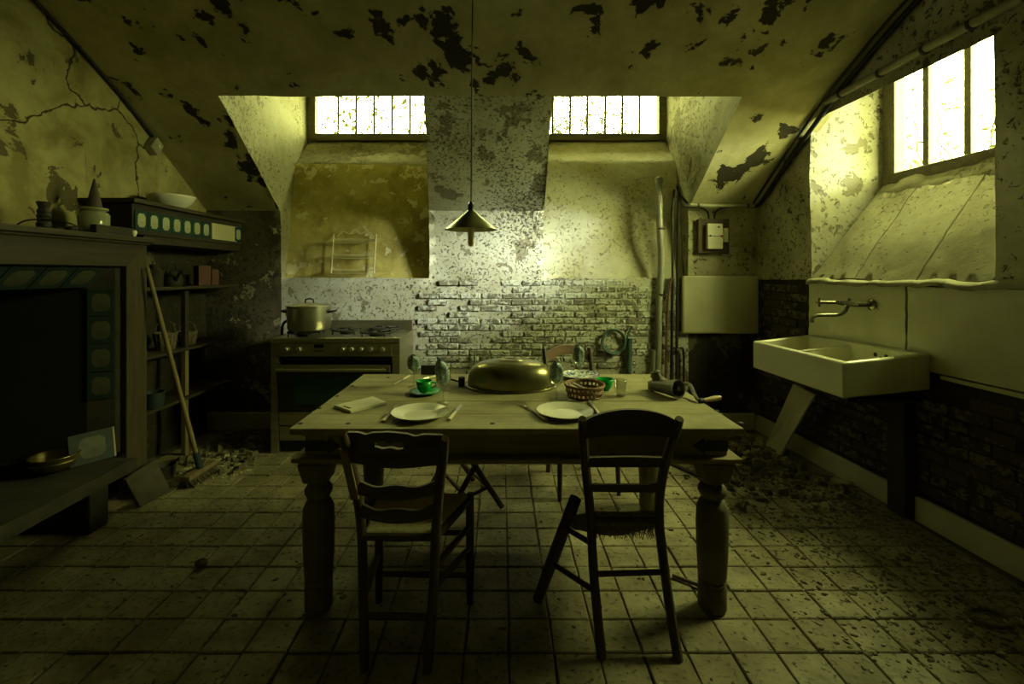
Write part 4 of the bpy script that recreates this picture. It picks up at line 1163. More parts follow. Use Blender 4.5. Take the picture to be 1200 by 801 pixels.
m = MB(); m.tube(S, [.010] * len(S), 8, flat=.6); m.build('crank_arm', 'grinder_metal', t, smooth=True)
p0, p1 = gp(824, 469, 2.19), gp(845, 465.5, 2.22)
m = MB(); m.tube([p0 + (p0 - p1) * .2, p0], .013, 10); m.build('crank_collar', 'cast_iron', t, smooth=True)
m = MB(); m.tube([p0, lin(p0, p1, .3), lin(p0, p1, .7), lin(p0, p1, .95), p1], [.008, .011, .014, .011, .004], 12); m.build('crank_handle', 'handle_wood', t, smooth=True)

# ------------------------------------------------------------------ sink, splashback, tap
SA, SB_ = 2.50, 3.40
def sp(s, y, z):
    """s: 0 front edge .. 1 at the wall; the sink tips forward a little"""
    xf, xw = 1.876, XR(y) - .035
    return Vector((lin(xf, xw, s), y, z + .05 * s - .015 * (y - SA) / .9))
ZS, HS = .912, .20
t = thing('butler_sink', 'white double ceramic sink propped under the side window', 'sink', (2.12, 2.95, ZS - HS))
m = MB()
ymid = lin(SA, SB_, .56)
wt = .045
S_ = [0, wt / .5, 1 - wt / .5, 1]; Y_ = [SA, SA + .035, ymid - .02, ymid + .02, SB_ - .035, SB_]
def zz(i, j, top): return ZS
V = {}
vs, fs = [], []
def vid(s, y, z):
    k = (round(s, 4), round(y, 4), round(z, 4))
    if k not in V: V[k] = len(vs); vs.append(sp(s, y, z))
    return V[k]
for i in range(3):
    for j in range(5):
        s0, s1, y0, y1 = S_[i], S_[i + 1], Y_[j], Y_[j + 1]
        basin = i == 1 and j in (1, 3)
        zt0 = ZS - (.022 if (i == 1 and j == 2) else 0)
        if not basin:
            if i == 1 and j == 2:
                fs.append([vid(s0, y0, zt0), vid(s1, y0, zt0), vid(s1, y1, zt0), vid(s0, y1, zt0)])
                fs.append([vid(s0, y0, ZS), vid(s0, y1, ZS), vid(s0, y1, zt0), vid(s0, y0, zt0)]); fs.append([vid(s1, y0, ZS), vid(s1, y1, ZS), vid(s1, y1, zt0), vid(s1, y0, zt0)])
            else: fs.append([vid(s0, y0, ZS), vid(s1, y0, ZS), vid(s1, y1, ZS), vid(s0, y1, ZS)])
        else:
            zb0 = ZS - HS + .04
            fs.append([vid(s0, y0, zb0), vid(s1, y0, zb0), vid(s1, y1, zb0), vid(s0, y1, zb0)])
            for (a, b) in (((s0, y0), (s0, y1)), ((s1, y0), (s1, y1)), ((s0, y0), (s1, y0)), ((s0, y1), (s1, y1))):
                tz = ZS - .022 if (a[1] == b[1] and a[1] in (Y_[2], Y_[3])) else ZS
                fs.append([vid(*a, tz), vid(*b, tz), vid(*b, zb0), vid(*a, zb0)])
zb0 = ZS - HS
for a, b in (((0, SA), (1, SA)), ((0, SB_), (1, SB_)), ((0, SA), (0, SB_)), ((1, SA), (1, SB_))):
    seq = [y for y in Y_] if a[0] == b[0] else S_
    for p, q_ in zip(seq, seq[1:]):
        A_ = (a[0], p) if a[0] == b[0] else (p, a[1]); B_ = (a[0], q_) if a[0] == b[0] else (q_, a[1])
        fs.append([vid(*A_, ZS), vid(*B_, ZS), vid(*B_, zb0), vid(*A_, zb0)])
for i in range(3):
    for j in range(5): fs.append([vid(S_[i], Y_[j], zb0), vid(S_[i + 1], Y_[j], zb0), vid(S_[i + 1], Y_[j + 1], zb0), vid(S_[i], Y_[j + 1], zb0)])
m.add(vs, fs)
sink = m.build('basin', 'sink_ceramic', t, .014, smooth=True, seg=3)
for k, (dy, r) in enumerate(((.0, .013), (-.075, .013), (-.038, .006))):
    m = MB(); m.lathe([(0, .003), (r, .003), (r, 0)], n=14, M=Matrix.Translation(sp(1 - wt / .5, 2.76 + dy + .04, ZS - .05 - (.012 if k == 2 else 0))) @ Matrix.Rotation(-PI / 2, 4, 'Y')); m.build('overflow_hole', 'cast_iron', t)
m = MB(); m.lathe([(0, .004), (.030, .004), (.036, 0)], sp(.5, 2.74, ZS - HS + .04), 18); m.build('drain', 'steel', t)
m = MB(); m.box(2.30, XR(2.7) - .008, 2.60, 2.72, -.0, ZS - HS + .03); 
tag(m.build('sink_pedestal', 'stone_dark', bevel=.01), 'dark masonry pier carrying the sink against the wall', 'pedestal')
m = MB(); m.box(1.95, XR(2.7) - .012, 2.56, 3.33, ZS - HS - .035, ZS - HS - .012)
tag(m.build('sink_bracket', 'cast_iron', bevel=.004), 'dark iron bracket plate under the sink', 'bracket')

# splashback slabs
def slab(name, label, y0, y1, z0a, z0b, z1, th=.03):
    m = MB()
    def fy(u, v, k):
        y = lin(y0, y1, u); z = lin(lin(z0a, z0b, u), z1, v)
        if y1 > 2 and u in (0, 1): y += .007 * noise.noise(Vector((z * 14, y0 * 5, 1.0))) + .004 * noise.noise(Vector((z * 45, y0, 3.0)))
        return Vector((XR(y) - th * k, y, z))
    m.grid(lambda u, v: fy(u, v, 1), 10, 14)
    for f in (lambda u, v: fy(0, u, v), lambda u, v: fy(1, u, v), lambda u, v: fy(u, 0, v), lambda u, v: fy(u, 1, v)): m.grid(f, 14 if f(0, 0) else 10, 1)
    return tag(m.build(name, 'panel_white', weld=True), label, 'panel', 'stone slabs behind the sink')
slab('splashback_slab', 'pale stone splashback slab behind the tap', 2.656, 3.43, .87, .91, 1.325)
slab('splashback_slab', 'long pale stone slab right of the crack, beside the sink', .6, 2.640, .86, .86, 1.325)
slab('splashback_strip', 'narrow pale stone strip below the long slab right of the sink', .6, 2.46, .815, .83, .850, .026)
m = MB(); m.grid(lambda u, v: rough(Vector((XR(lin(.8, 3.46, u)) - .045 + .09 * v, lin(.8, 3.46, u), 1.345 + .018 * math.sin(PI * v))), .02, 6), 60, 5)
m.grid(lambda u, v: rough(Vector((XR(lin(.8, 3.46, u)) - .045, lin(.8, 3.46, u), lin(1.322, 1.345, v))), .02, 6), 60, 2)
struct(m.build('trim_1', 'sill_plaster', smooth='all', weld='open'), 'rough mortar ledge along the top of the slabs', 'trim')

t = thing('wall_tap', 'old brass wall tap with long swan-neck spout above the sink', 'tap', at(1031, 357, 2.90))
XW = XR(2.90) - .03
wp = Vector((XW, 2.88, Zt(357, 2.85)))
ax = Vector((-1, .0, .0))
m = MB(); m.lathe([(.036, 0), (.036, .008), (.020, .02), (0, .016)], n=20, M=Matrix.Translation(wp) @ Matrix.Rotation(-PI / 2, 4, 'Y')); m.build('wall_flange', 'tap_metal', t, smooth=True)
wp2 = wp + Vector((0, .12, 0))
body = wp + Vector((-.075, .10, 0))
m = MB(); m.tube([wp, wp + Vector((-.075, .005, 0)), body, body + Vector((0, .09, 0))], [.015, .016, .020, .014], 12); m.build('tap_body', 'tap_metal', t, smooth=True)
m = MB(); m.tube([body + Vector((0, -.012, 0)), body + Vector((0, -.012, .035))], [.014, .008], 12); m.build('bonnet', 'tap_metal', t, smooth=True)
m = MB(); e = body + Vector((-.01, .10, 0)); m.tube([e, e + Vector((-.09, .02, .0))], [.012, .012], 10)
h = e + Vector((-.095, .02, 0))
m.tube([h + Vector((0, 0, -.03)), h + Vector((0, 0, .03))], 0.008, 8); m.tube([h + Vector((0, -.03, 0)), h + Vector((0, .03, 0))], .006, 8); m.build('cross_handle', 'tap_metal', t, smooth=True)
S = smooth_pts([body + Vector((-.0, .0, 0)), body + Vector((-.01, .01, -.05)), body + Vector((-.05, .02, -.075)), body + Vector((-.16, .04, -.080)), body + Vector((-.20, .045, -.095)), body + Vector((-.205, .045, -.13))], 5)
m = MB(); m.tube(S, [.012] * (len(S) - 2) + [.013, .014], 10); m.build('spout', 'tap_metal', t, smooth=True)

# leaning cream board under the sink
A0, A1, B1, B0 = Vector((2.145, 3.70, .004)), Vector((2.138, 3.495, .004)), Vector((2.20, 3.20, .55)), Vector((2.15, 3.36, .585))
m = MB(); nrm = Vector((.02, .006, 0))
m.hexa([A0, A1, A1 + nrm, A0 + nrm, B0, B1, B1 + nrm, B0 + nrm])
tag(m.build('loose_board', 'panel_white', bevel=.003), 'cream slab leaning diagonally under the sink', 'board')

# ------------------------------------------------------------------ wall panel, meter board, conduits and pipes on the back wall
def bx(px0, px1, py0, py1, y0, y1):
    a = at(px0, py1, YB); b = at(px1, py0, YB)
    return (a.x, b.x, y0, y1, a.z, b.z)
m = MB(); m.box(*bx(797, 886, 323, 390, YB - .055, YB - .004))
tag(m.build('wall_panel', 'panel_white', bevel=.018), 'pale square stone panel on the back wall under the meter', 'panel')
t = thing('meter_board', 'brown wooden board carrying a white electricity meter', 'meter', at(835, 297, YB - .03))
m = MB(); m.box(*bx(816, 852, 257, 297, YB - .045, YB - .005)); m.build('backing_board', 'board_brown', t, .004)
m = MB(); m.box(*bx(824.5, 842, 263, 292, YB - .085, YB - .045)); mm = m.build('meter_case', 'white_plastic', t, .004)
m = MB(); m.box(*bx(824.5, 842, 277, 277.6, YB - .087, YB - .084)); m.build('seam', 'cast_iron', mm)
m = MB(); m.box(*bx(839.5, 841.5, 276, 279, YB - .090, YB - .084)); m.build('switch', 'red_plastic', mm)
m = MB(); m.box(*bx(826.5, 828.5, 276, 278, YB - .088, YB - .084)); m.build('screw', 'cast_iron', mm)
m = MB(); m.box(*bx(836, 838, 266, 268, YB - .088, YB - .084)); m.build('screw', 'cast_iron', mm)
m = MB(); m.box(*bx(844.5, 849.5, 268, 284, YB - .065, YB - .045)); m.build('fuse_box', 'white_plastic', t, .003)
def tube_thing(name, label, cat, pts, r, mt, sm=True, n=10, group=None, k=5):
    m = MB(); P = [Vector(p) for p in pts]; m.tube(smooth_pts(P, k) if len(P) > 2 else P, r, n)
    return tag(m.build(name, mt, smooth=sm), label, cat, group)
def bk(px, py, y=YB - .035): return at(px, py, y)
tube_thing('conduit_pipe', 'horizontal cream conduit under the sloping ceiling above the meter', 'conduit', [bk(808, 240, 4.0), bk(845, 241, 4.0), bk(884, 241, 4.0)], .015, 'conduit')
for k, (px, py) in enumerate(((818, 238.3), (876, 239))):
    m = MB(); p = bk(px, py + 2, 4.0); m.tube([p + Vector((-.006, 0, 0)), p + Vector((.006, 0, 0))], .019, 12); tag(m.build('conduit_clip', 'cast_iron', smooth=True), ['dark clip at the left end of the cream conduit', 'dark clip at the right end of the cream conduit'][k], 'clip')
cab = []
for y in (4.02, 3.8, 3.5, 3.2, 2.9, 2.6, 2.3, 2.0): cab.append((XR(y) - .035, y, prof(y) - .035))
tube_thing('power_cable', 'thick black cable running up the corner between ceiling and side wall', 'cable', [bk(884, 239)] + cab, .017, 'cable_black', k=4)
tube_thing('power_cable', 'thinner black cable beside the thick one in the ceiling corner', 'cable', [Vector(p) + Vector((-.055, 0, .012)) for p in cab], .009, 'cable_black', k=4)
tube_thing('meter_cable', 'black cable curving from the meter up to the left', 'cable', [bk(831, 257), bk(829, 248), bk(820, 243), bk(803, 242), bk(796, 232)], .008, 'cable_black')
tube_thing('meter_cable', 'black cable curving from the meter up to the right', 'cable', [bk(837, 257), bk(839, 248), bk(848, 243), bk(870, 242), bk(886, 243)], .008, 'cable_black')
tube_thing('meter_cable', 'loose black cable drooping beside the recess edge', 'cable', [bk(793, 218), bk(797, 228), bk(806, 238)], .008, 'cable_black')
vp = thing('vent_pipe', 'thick grey pipe rising up the back wall right of the lamp', 'pipe', bk(771, 470))
m = MB(); m.tube(smooth_pts([bk(769, 470), bk(771, 420), bk(772, 360), bk(775, 310), bk(773, 265), bk(772, 214, YB + .02)], 5), .030, 14); m.build('pipe_run', 'pipe_grey', vp, smooth=True)
m = MB(); p = bk(772, 211, YB + .02); m.lathe([(.036, -.03), (.040, 0), (.034, .02), (.015, .032), (0, .034)], p, 16); m.build('pipe_cap', 'pipe_grey', vp, smooth=True)
for k, py in enumerate((268, 345)):
    m = MB(); p = bk(774.3, py); m.tube([p - Vector((0, 0, .008)), p + Vector((0, 0, .008))], .037, 14); m.build('pipe_clamp', 'cast_iron', vp, smooth=True)
tube_thing('copper_pipe', 'thin copper pipe beside the thick grey pipe', 'pipe', [bk(779, 465), bk(781, 400), bk(783, 350), bk(787, 325)], .011, 'pipe_copper')
tube_thing('dark_pipe', 'thin black pipe running the full height beside the recess corner', 'pipe', [bk(786, 470), bk(787, 400), bk(788, 320), bk(788, 250), bk(790, 222)], .010, 'cable_black')
tube_thing('dark_pipe', 'second black pipe hugging the recess corner nearest the wall panel', 'pipe', [bk(793, 465), bk(793, 400), bk(794, 330), bk(795, 240), bk(796, 225)], .013, 'stone_dark')
vp = thing('valve_pipe', 'short dark pipe with two bright valve knobs below the wall panel', 'pipe', bk(801, 455))
m = MB(); m.tube(smooth_pts([bk(801, 455), bk(801, 412), bk(796, 408), bk(787, 408)], 5), .010, 10); m.build('pipe_run', 'cast_iron', vp, smooth=True)
for k, px in enumerate((795, 806)):
    m = MB(); p = bk(px, 410, YB - .06); m.lathe([(0, .012), (.014, .010), (.018, 0), (.010, -.01), (0, -.01)], n=14, M=Matrix.Translation(p) @ Matrix.Rotation(PI / 2, 4, 'X')); m.build('valve_knob', 'steel', vp, smooth=True)
tube_thing('pipe_stub', 'grey pipe stub standing against the brick below the hose coil', 'pipe', [bk(736, 470), bk(737, 430), bk(738, 396)], .026, 'pipe_teal', n=14)
tube_thing('pipe_stub', 'short grey pipe stub beside the thick grey pipe', 'pipe', [bk(765, 470), bk(765.5, 430), bk(766, 410)], .022, 'pipe_grey', n=14)
tube_thing('pipe_stub', 'thin teal pipe stub on the brick left of the domed lid', 'pipe', [bk(556, 440), bk(556, 425), bk(556, 412)], .008, 'pipe_teal')
tube_thing('pipe_stub', 'shorter thin teal pipe stub on the brick above the domed lid', 'pipe', [bk(576, 440), bk(576, 425), bk(576, 414)], .008, 'pipe_teal')
m = MB()
for j, r in enumerate((.095, .105)):
    c = bk(719, 400, YB - .03 - .012 * j); N = 40
    m.tube([c + Vector((r * math.cos(2 * PI * k / N), .004 * math.sin(k), r * 1.05 * math.sin(2 * PI * k / N))) for k in range(N + 1)], .009, 8)
m.tube(smooth_pts([bk(733, 403), bk(736, 392), bk(741, 382)], 5), .009, 8)
tag(m.build('hose_coil', 'pipe_teal', smooth=True), 'grey hose coiled on the brick wall behind the table', 'hose')

# wire rack hanging in the left recess
t = thing('wire_rack', 'small wire wall rack with three shelves hanging in the left recess', 'rack', at(415, 322, 4.16))
def rk(px, py, k=0.0):
    z = H - (py - VY) * 4.22 / F; y = 4.19 + (z - ZR) * .2 - .03 - k
    return Vector(((px - VX) * y / F, y, z))
for px in (391, 441):
    for k in (0, .09):
        m = MB(); m.tube([rk(px - 3, 320, k), rk(px, 275, k)], .0055, 6); m.build('upright', 'wire_cream', t, smooth=True)
for py in (281, 299, 316):
    for k in (0, .03, .06, .09):
        m = MB(); m.tube([rk(388.5, py, k), rk(441, py, k)], .0042, 6); m.build('shelf_wire', 'wire_cream', t, smooth=True)
    m = MB(); m.tube([rk(388.5, py + 4, .09), rk(441, py + 4, .09)], .0035, 6); m.build('shelf_wire', 'wire_cream', t, smooth=True)
    for px in (389, 441):
        m = MB(); m.tube([rk(px, py, 0), rk(px, py, .09)], .004, 6); m.build('side_wire', 'wire_cream', t, smooth=True)
m = MB(); m.tube(smooth_pts([rk(395, 277), rk(402, 271), rk(410, 274), rk(416, 268), rk(422, 274), rk(430, 271), rk(438, 277)], 5), .0045, 6); m.build('scroll_wire', 'wire_cream', t, smooth=True)

# ceiling pipe and junction box
y0, y1 = 3.23, 1.95
t = thing('ceiling_pipe', 'long cream pipe with dark joints running above the side window', 'pipe', (2.3, 2.6, 2.65))
m = MB(); m.tube([(XR(y0) - .05, y0, 2.62), (XR(2.6) - .05, 2.6, 2.645), (XR(y1) - .05, y1, 2.66)], .024, 12); m.build('pipe_run', 'conduit', t, smooth=True)
for y in (3.1, 2.8, 2.52, 2.28, 2.05):
    m = MB(); z = lin(2.62, 2.66, (y0 - y) / (y0 - y1)); m.tube([(XR(y) - .05, y - .008, z), (XR(y) - .05, y + .008, z)], .029, 12); m.build('pipe_joint', 'cast_iron', t, smooth=True)
m = MB(); p = Vector((XL + .035, 3.46, prof(3.46) - .10)); m.obox(p, (1, 0, 0), (0, .8, -.6), (0, .6, .8), .03, .045, .055)
t = thing('junction_box', 'small square junction box where the left wall meets the ceiling', 'switch', p); m.build('box_case', 'conduit', t, .008)
m = MB(); m.lathe([(0, .014), (.012, .012), (.014, 0)], n=12, M=Matrix.Translation(p + Vector((.03, 0, 0))) @ Matrix.Rotation(PI / 2, 4, 'Y')); m.build('button', 'cream_board', t, smooth=True)
tube_thing('corner_cable', 'black cable along the corner of the ceiling and the left wall', 'cable', [(XL + .02, y, prof(y) - .02) for y in (3.5, 3.2, 2.9, 2.6, 2.3, 2.0, 1.7)], .010, 'cable_black', k=4)

# ------------------------------------------------------------------ fireplace
t = thing('fireplace', 'wide fireplace with wooden surround, patterned tiles and raised stone hearth', 'fireplace', (-2.4, 1.8, 0))
XF = -2.35
m = MB(); m.box(XF - .03, XF + .03, 2.815, 2.975, .0, 1.59); m.build('surround_post', 'mantel_wood_z', t, .006)
m = MB(); m.box(XF - .03, XF + .03, .55, .71, .0, 1.59); m.build('surround_post', 'mantel_wood_z', t, .006)
m = MB(); m.hexa([(XF - .03, .70, 1.445), (XF + .032, .70, 1.445), (XF + .032, 2.815, 1.445), (XF - .03, 2.815, 1.445), (XF - .03, .55, 1.592), (XF + .032, .55, 1.592), (XF + .032, 2.975, 1.592), (XF - .03, 2.975, 1.592)]); m.build('surround_beam', 'mantel_wood_y', t, .005)
m = MB(); m.box(XL + .012, XF + .07, .45, 2.99, 1.60, 1.632); m.box(XL + .012, XF + .05, .5, 2.98, 1.585, 1.60); mant = m.build('mantel_shelf', 'mantel_wood_y', t, .006)
m = MB(); m.box(XL + .012, XF - .03, 2.90, 2.975, 0, 1.585); m.build('side_cheek', 'stone_dark', t)
# firebox: splayed jamb, sloped lintel backing, dark interior
X0, X1 = -2.375, -2.495
m = MB()
def q4(a, b, c, d): m.add([a, b, c, d], [(0, 1, 2, 3)])
ya, yb = 2.795, 2.735
q4((X0, .70, 1.445), (X0, ya, 1.445), (X1, yb, 1.32), (X1, .76, 1.32))
q4((X0, ya, .30), (X0, ya, 1.445), (X1, yb, 1.32), (X1, yb, .30))
q4((X0, .70, .30), (X0, .70, 1.445), (X1, .76, 1.32), (X1, .76, .30))
q4((X0, ya, .30), (XF, 2.83, .30), (XF, 2.83, 1.45), (X0, ya, 1.445))
m.build('jamb_lining', 'stone_dark', t, weld='open')
m = MB()
q4((X1, yb, .30), (X1, yb, 1.32), (-3.1, 2.6, 1.32), (-3.1, 2.6, .30)); q4((X1, .76, .30), (X1, .76, 1.32), (-3.1, .9, 1.32), (-3.1, .9, .30))
q4((-3.1, .9, .30), (-3.1, 2.6, .30), (-3.1, 2.6, 1.32), (-3.1, .9, 1.32)); q4((X1, .76, 1.32), (X1, yb, 1.32), (-3.1, 2.6, 1.32), (-3.1, .9, 1.32)); q4((X1, .76, .30), (X1, yb, .30), (-3.1, 2.6, .30), (-3.1, .9, .30))
m.build('firebox', 'soot', t, weld='open')
m = MB(); m.box(-3.0, -2.75, 1.1, 2.35, .31, 1.05); m.box(-2.76, -2.74, 1.2, 1.7, .4, .95); m.box(-2.76, -2.74, 1.75, 2.25, .4, .95); m.build('iron_stove', 'cast_iron', t, .01)
# hearth
m = MB(); n = 14
def hs(u, v): return rough(Vector((lin(-2.68, -2.15, u), lin(.4, 2.68, v), .315)), .012, 5)
m.box(-2.66, -2.16, .4, 2.66, .245, .312); m.grid(hs, 8, 24)
m.grid(lambda u, v: rough(Vector((-2.15, lin(.4, 2.68, v), lin(.315, .245, u))), .012, 5), 2, 24)
m.grid(lambda u, v: rough(Vector((lin(-2.68, -2.15, v), 2.68, lin(.315, .245, u))), .012, 5), 2, 8)
m.build('hearth_slab', 'stone_dark', t, smooth=True)
for y in (.6, 2.50):
    m = MB(); m.box(-2.62, -2.21, y - .06, y + .06, 0, .245); m.build('hearth_support', 'stone_dark', t, .01)
m = MB(); m.box(-2.66, -2.60, .4, 2.9, 0, .30); m.build('hearth_back', 'soot', t)

def deco_tile(sx, sy, octx=.34, octy=.34, mats=('dark_teal', 'dull_pale', 'dark_teal')):
    m = MB(); m.box(-sx / 2, sx / 2, -sy / 2, sy / 2, -.006, 0)
    m.cur = 1
    a, b = sx * octx, sy * octy; c = .6
    P = [(a, b * c), (a * c, b), (-a * c, b), (-a, b * c), (-a, -b * c), (-a * c, -b), (a * c, -b), (a, -b * c)]
    m.add([(x, y, .0012) for x, y in P] + [(x * 1.03, y * 1.03, -.001) for x, y in P], [tuple(range(8))] + [(i, 8 + i, 8 + (i + 1) % 8, (i + 1) % 8) for i in range(8)])
    m.cur = 2
    for cx in (-1, 1):
        for cy in (-1, 1):
            x, y = cx * sx * .44, cy * sy * .44; r = sx * .10
            m.add([(x - r * cx, y, .0008), (x, y - r * cy, .0008), (x, y, .0008)], [(0, 1, 2)])
    o = m.build('tile_source', list(mats), None)
    me = o.data; bpy.data.objects.remove(o); me.name = 'glazed_tile'
    return me
def frame(o, ux, uy):
    ux = Vector(ux).normalized(); uy = Vector(uy).normalized(); uz = ux.cross(uy).normalized()
    M = Matrix((ux, uy, uz)).transposed().to_4x4(); M.translation = Vector(o)
    return M
tl = deco_tile(.17, .16, .33, .33)
y = 2.66; d_ = Vector((X1 - X0, 0, 1.32 - 1.445))
while y > .85:
    c = Vector(((X0 + X1) / 2 + .006, y - .02, (1.445 + 1.32) / 2 - .006))
    piece('glazed_tile', tl, frame(c, (0, 1, 0), -d_), t); y -= .176
tc_ = deco_tile(.128, .16, .33, .33)
for i in range(4):
    zc = 1.225 - .168 * i
    piece('glazed_tile', tc_, frame(Vector(((X0 + X1) / 2 + .004, (ya + yb) / 2 - .008, zc)), (X0 - X1, ya - yb, 0), (0, 0, 1)), t)
    if i < 3: piece('glazed_tile', tc_, frame(Vector(((X0 + X1) / 2 + .004, .73 + .008, zc)), (X1 - X0, .06, 0), (0, 0, 1)), t)
# leaning loose tile, brass bowl on the hearth, scattered crumbs
m = MB()
c = Vector((-2.335, 2.60, .322)); ux = Vector((-.45, -.75, 0)).normalized(); uy = Vector((-.18, .12, .95)).normalized()
me = deco_tile(.20, .17, .30, .33)
o = bpy.data.objects.new('loose_tile', me); COL.objects.link(o); o.matrix_basis = frame(c + uy * .088 , -ux, uy)
em = MB(); em.box(.098, .106, -.085, .085, -.008, .002); eo = em.build('bare_clay_edge', 'debris_pale', o, local=True)
tag(o, 'loose patterned tile leaning against the fireplace jamb on the hearth', 'tile')
bc = Vector((-2.46, 2.50, .327))
t = thing('brass_bowl', 'wide brass bowl standing on the dark hearth', 'bowl', bc)
m = MB(); m.lathe([(0, 0), (.06, 0), (.085, .012), (.105, .045), (.100, .062), (.112, .078), (.112, .083), (.100, .080), (.092, .06), (.08, .02), (0, .01)], bc, 32); m.build('bowl_body', 'bowl_brass', t, smooth='all')
m = MB(); m.tube([bc + Vector((.105 * math.cos(2 * PI * k / 32), .105 * math.sin(2 * PI * k / 32), .050)) for k in range(33)], .005, 6); m.build('rib', 'bowl_brass', t, smooth=True)

# slabs leaning at the fireplace foot
P = [at(150, 594, 2.70), at(190, 575, 2.92), at(182, 540, 2.95), at(152, 556, 2.75)]
P[0].z = .0; P[1].z = .0
P[0] = Vector((-2.16, 2.72, .004)); P[1] = Vector((-2.13, 2.93, .004)); P[2] = Vector((-2.245, 2.95, .20)); P[3] = Vector((-2.25, 2.72, .17))
nn = Vector((-.02, 0, -.004)); m = MB(); m.hexa([P[0], P[1], P[1] + nn, P[0] + nn, P[3], P[2], P[2] + nn, P[3] + nn])
tag(m.build('leaning_slab', 'slate_tile', bevel=.003), 'brown clay slab leaning against the foot of the fireplace', 'slab')
m = MB(); c = at(194, 552, 3.12); m.lathe([(0, 0), (.055, 0), (.065, .09), (.060, .09), (.05, .01), (0, .01)], (c.x, c.y, 0.004), 20)
tag(m.build('flower_pot', 'slate_tile', smooth=True), 'small brown clay pot behind the leaning slab', 'pot')

# things on the mantel
MZ = 1.632
def mp(px, d): return Vector(((px - VX) * d / F, d, MZ))
c = mp(51.5, 2.42)
t = thing('candlestick', 'black ribbed candlestick on the mantel shelf', 'candlestick', c)
m = MB(); m.lathe([(0, 0), (.045, 0), (.045, .008), (.030, .02), (.032, .035), (.026, .045), (.031, .055), (.026, .065), (.031, .075), (.026, .085), (.030, .10), (.022, .118), (.030, .14), (.032, .150), (.018, .145), (0, .135)], c, 24); m.build('ribbed_stem', 'cast_iron', t, smooth=True)
S = smooth_pts([c + Vector((-.10, -.06, .006)), c + Vector((-.03, -.06, .045)), c + Vector((.06, .0, .055)), c + Vector((.12, .05, .03)), c + Vector((.13, .08, .006))], 5)
m = MB(); m.tube(S, .004, 6); m.build('wire', 'cable_black', t)
c = mp(110.5, 2.74)
t = thing('glass_jar', 'large pale glass jar with a clamped lid on the mantel shelf', 'jar', c)
m = MB(); m.lathe([(0, 0), (.068, 0), (.074, .01), (.076, .12), (.068, .135), (.058, .14), (.06, .150), (0, .150)], c, 30); m.build('jar_body', 'jar_glass', t, smooth=True)
m = MB(); m.lathe([(.066, .147), (.069, .151), (.068, .162), (.05, .168), (0, .168)], c, 30); m.build('lid', 'jar_glass', t, smooth=True)
m = MB(); m.lathe([(.040, 0), (.004, .17), (0, .17)], c + Vector((0, 0, .169)), 20)
tag(m.build('paper_cone', 'paper_dark', smooth=True), 'dark pointed paper cone standing on the glass jar', 'cone')
a = mp(92, 2.44); m = MB(); m.box(a.x + .02, a.x + .27, 2.40, 2.46, MZ, MZ + .055)
m2 = MB(); m2.obox((-2.335, 2.73, MZ + .026), (.05, 1, 0), (-1, .05, 0), (0, 0, 1), .125, .02, .026)
tag(m2.build('wooden_box', 'stone_dark', bevel=.003), 'low dark wooden box on the mantel in front of the jar', 'box')
m = MB(); m.lathe([(0, .04), (.012, .04), (.017, .030), (.015, .015), (.010, .008), (.012, 0), (0, 0)], mp(157, 2.86), 14); tag(m.build('china_knob', 'ceramic', smooth=True), 'small white china knob at the end of the mantel', 'knob')
for k, (px, s_) in enumerate(((70, .016), (77, .012), (63, .012), (84, .022))):
    m = MB(); q0 = mp(px, 2.52); m.grid(lambda u, v: q0 + Vector((s_ * 1.3 * math.sin(PI * v) * math.cos(2 * PI * u) * (1 + .2 * math.sin(5 * u * 6.28)), s_ * math.sin(PI * v) * math.sin(2 * PI * u), s_ * (1 - math.cos(PI * v)) * .8)), 12, 8)
    tag(m.build('mantel_shard', ['debris_pale', 'leaf_dry', 'leaf_dry', 'cast_iron'][k], smooth=True), ['pale pottery shard beside the candlestick on the mantel', 'tiny dry yellow bit right of the candlestick', 'tiny dry yellow bit left of the pottery shard', 'crumpled black bit next to the glass jar'][k], 'shard')

# ------------------------------------------------------------------ tiled hood shelf and alcove shelves
HX = -2.34
t = thing('tiled_hood_shelf', 'wooden hood shelf with a frieze of blue-green patterned tiles, beyond the mantel', 'shelf', (-2.5, 3.5, 1.6))
m = MB(); m.box(XL + .012, HX + .03, 2.86, YB - .012, 1.850, 1.878); m.build('top_board', 'mantel_wood_y', t, .005)
m = MB(); m.box(XL + .012, HX - .008, 2.89, YB - .012, 1.655, 1.850); m.build('frieze_backing', 'stone_dark', t, .004)
m = MB(); m.box(HX - .008, HX, 3.675, YB - .10, 1.68, 1.81); o = m.build('bare_plaster_strip', 'panel_white', t); 
m = MB(); m.box(XL + .012, HX - .02, 3.0, YB - .012, 1.60, 1.655); m.build('lower_rail', 'shelf_wood', t, .004)
tf = deco_tile(.104, .122, .30, .36, ('glaze_teal', 'glaze_pale', 'glaze_teal'))
for i in range(7): piece('glazed_tile', tf, frame((HX, 2.955 + i * .108, 1.746), (0, -1, 0), (0, 0, -1)) if False else frame((HX, 2.955 + i * .108, 1.746), (0, 1, 0), (0, 0, 1)), t)
piece('glazed_tile', tf, frame((HX + .001, 4.04, 1.746), (0, 1, 0), (0, 0, 1)), t)
t = thing('alcove_shelving', 'dark plank shelving in the alcove beside the fireplace', 'shelf', (-2.55, 3.5, 0))
for z, dx in ((1.305, -.02), (.835, -.06), (.46, -.06)):
    m = MB(); m.box(XL + .012, HX + dx, 2.985, YB - .04, z - .022, z); m.build('shelf_board', 'shelf_wood', t, .003)
m = MB(); m.box(-2.47, -2.435, 3.50, 3.54, 0, .81); m.build('shelf_post', 'broom_wood', t, .003)
m = MB(); m.box(-2.47, -2.435, 3.50, 3.54, .835, 1.283); m.build('shelf_post', 'shelf_wood', t, .003)
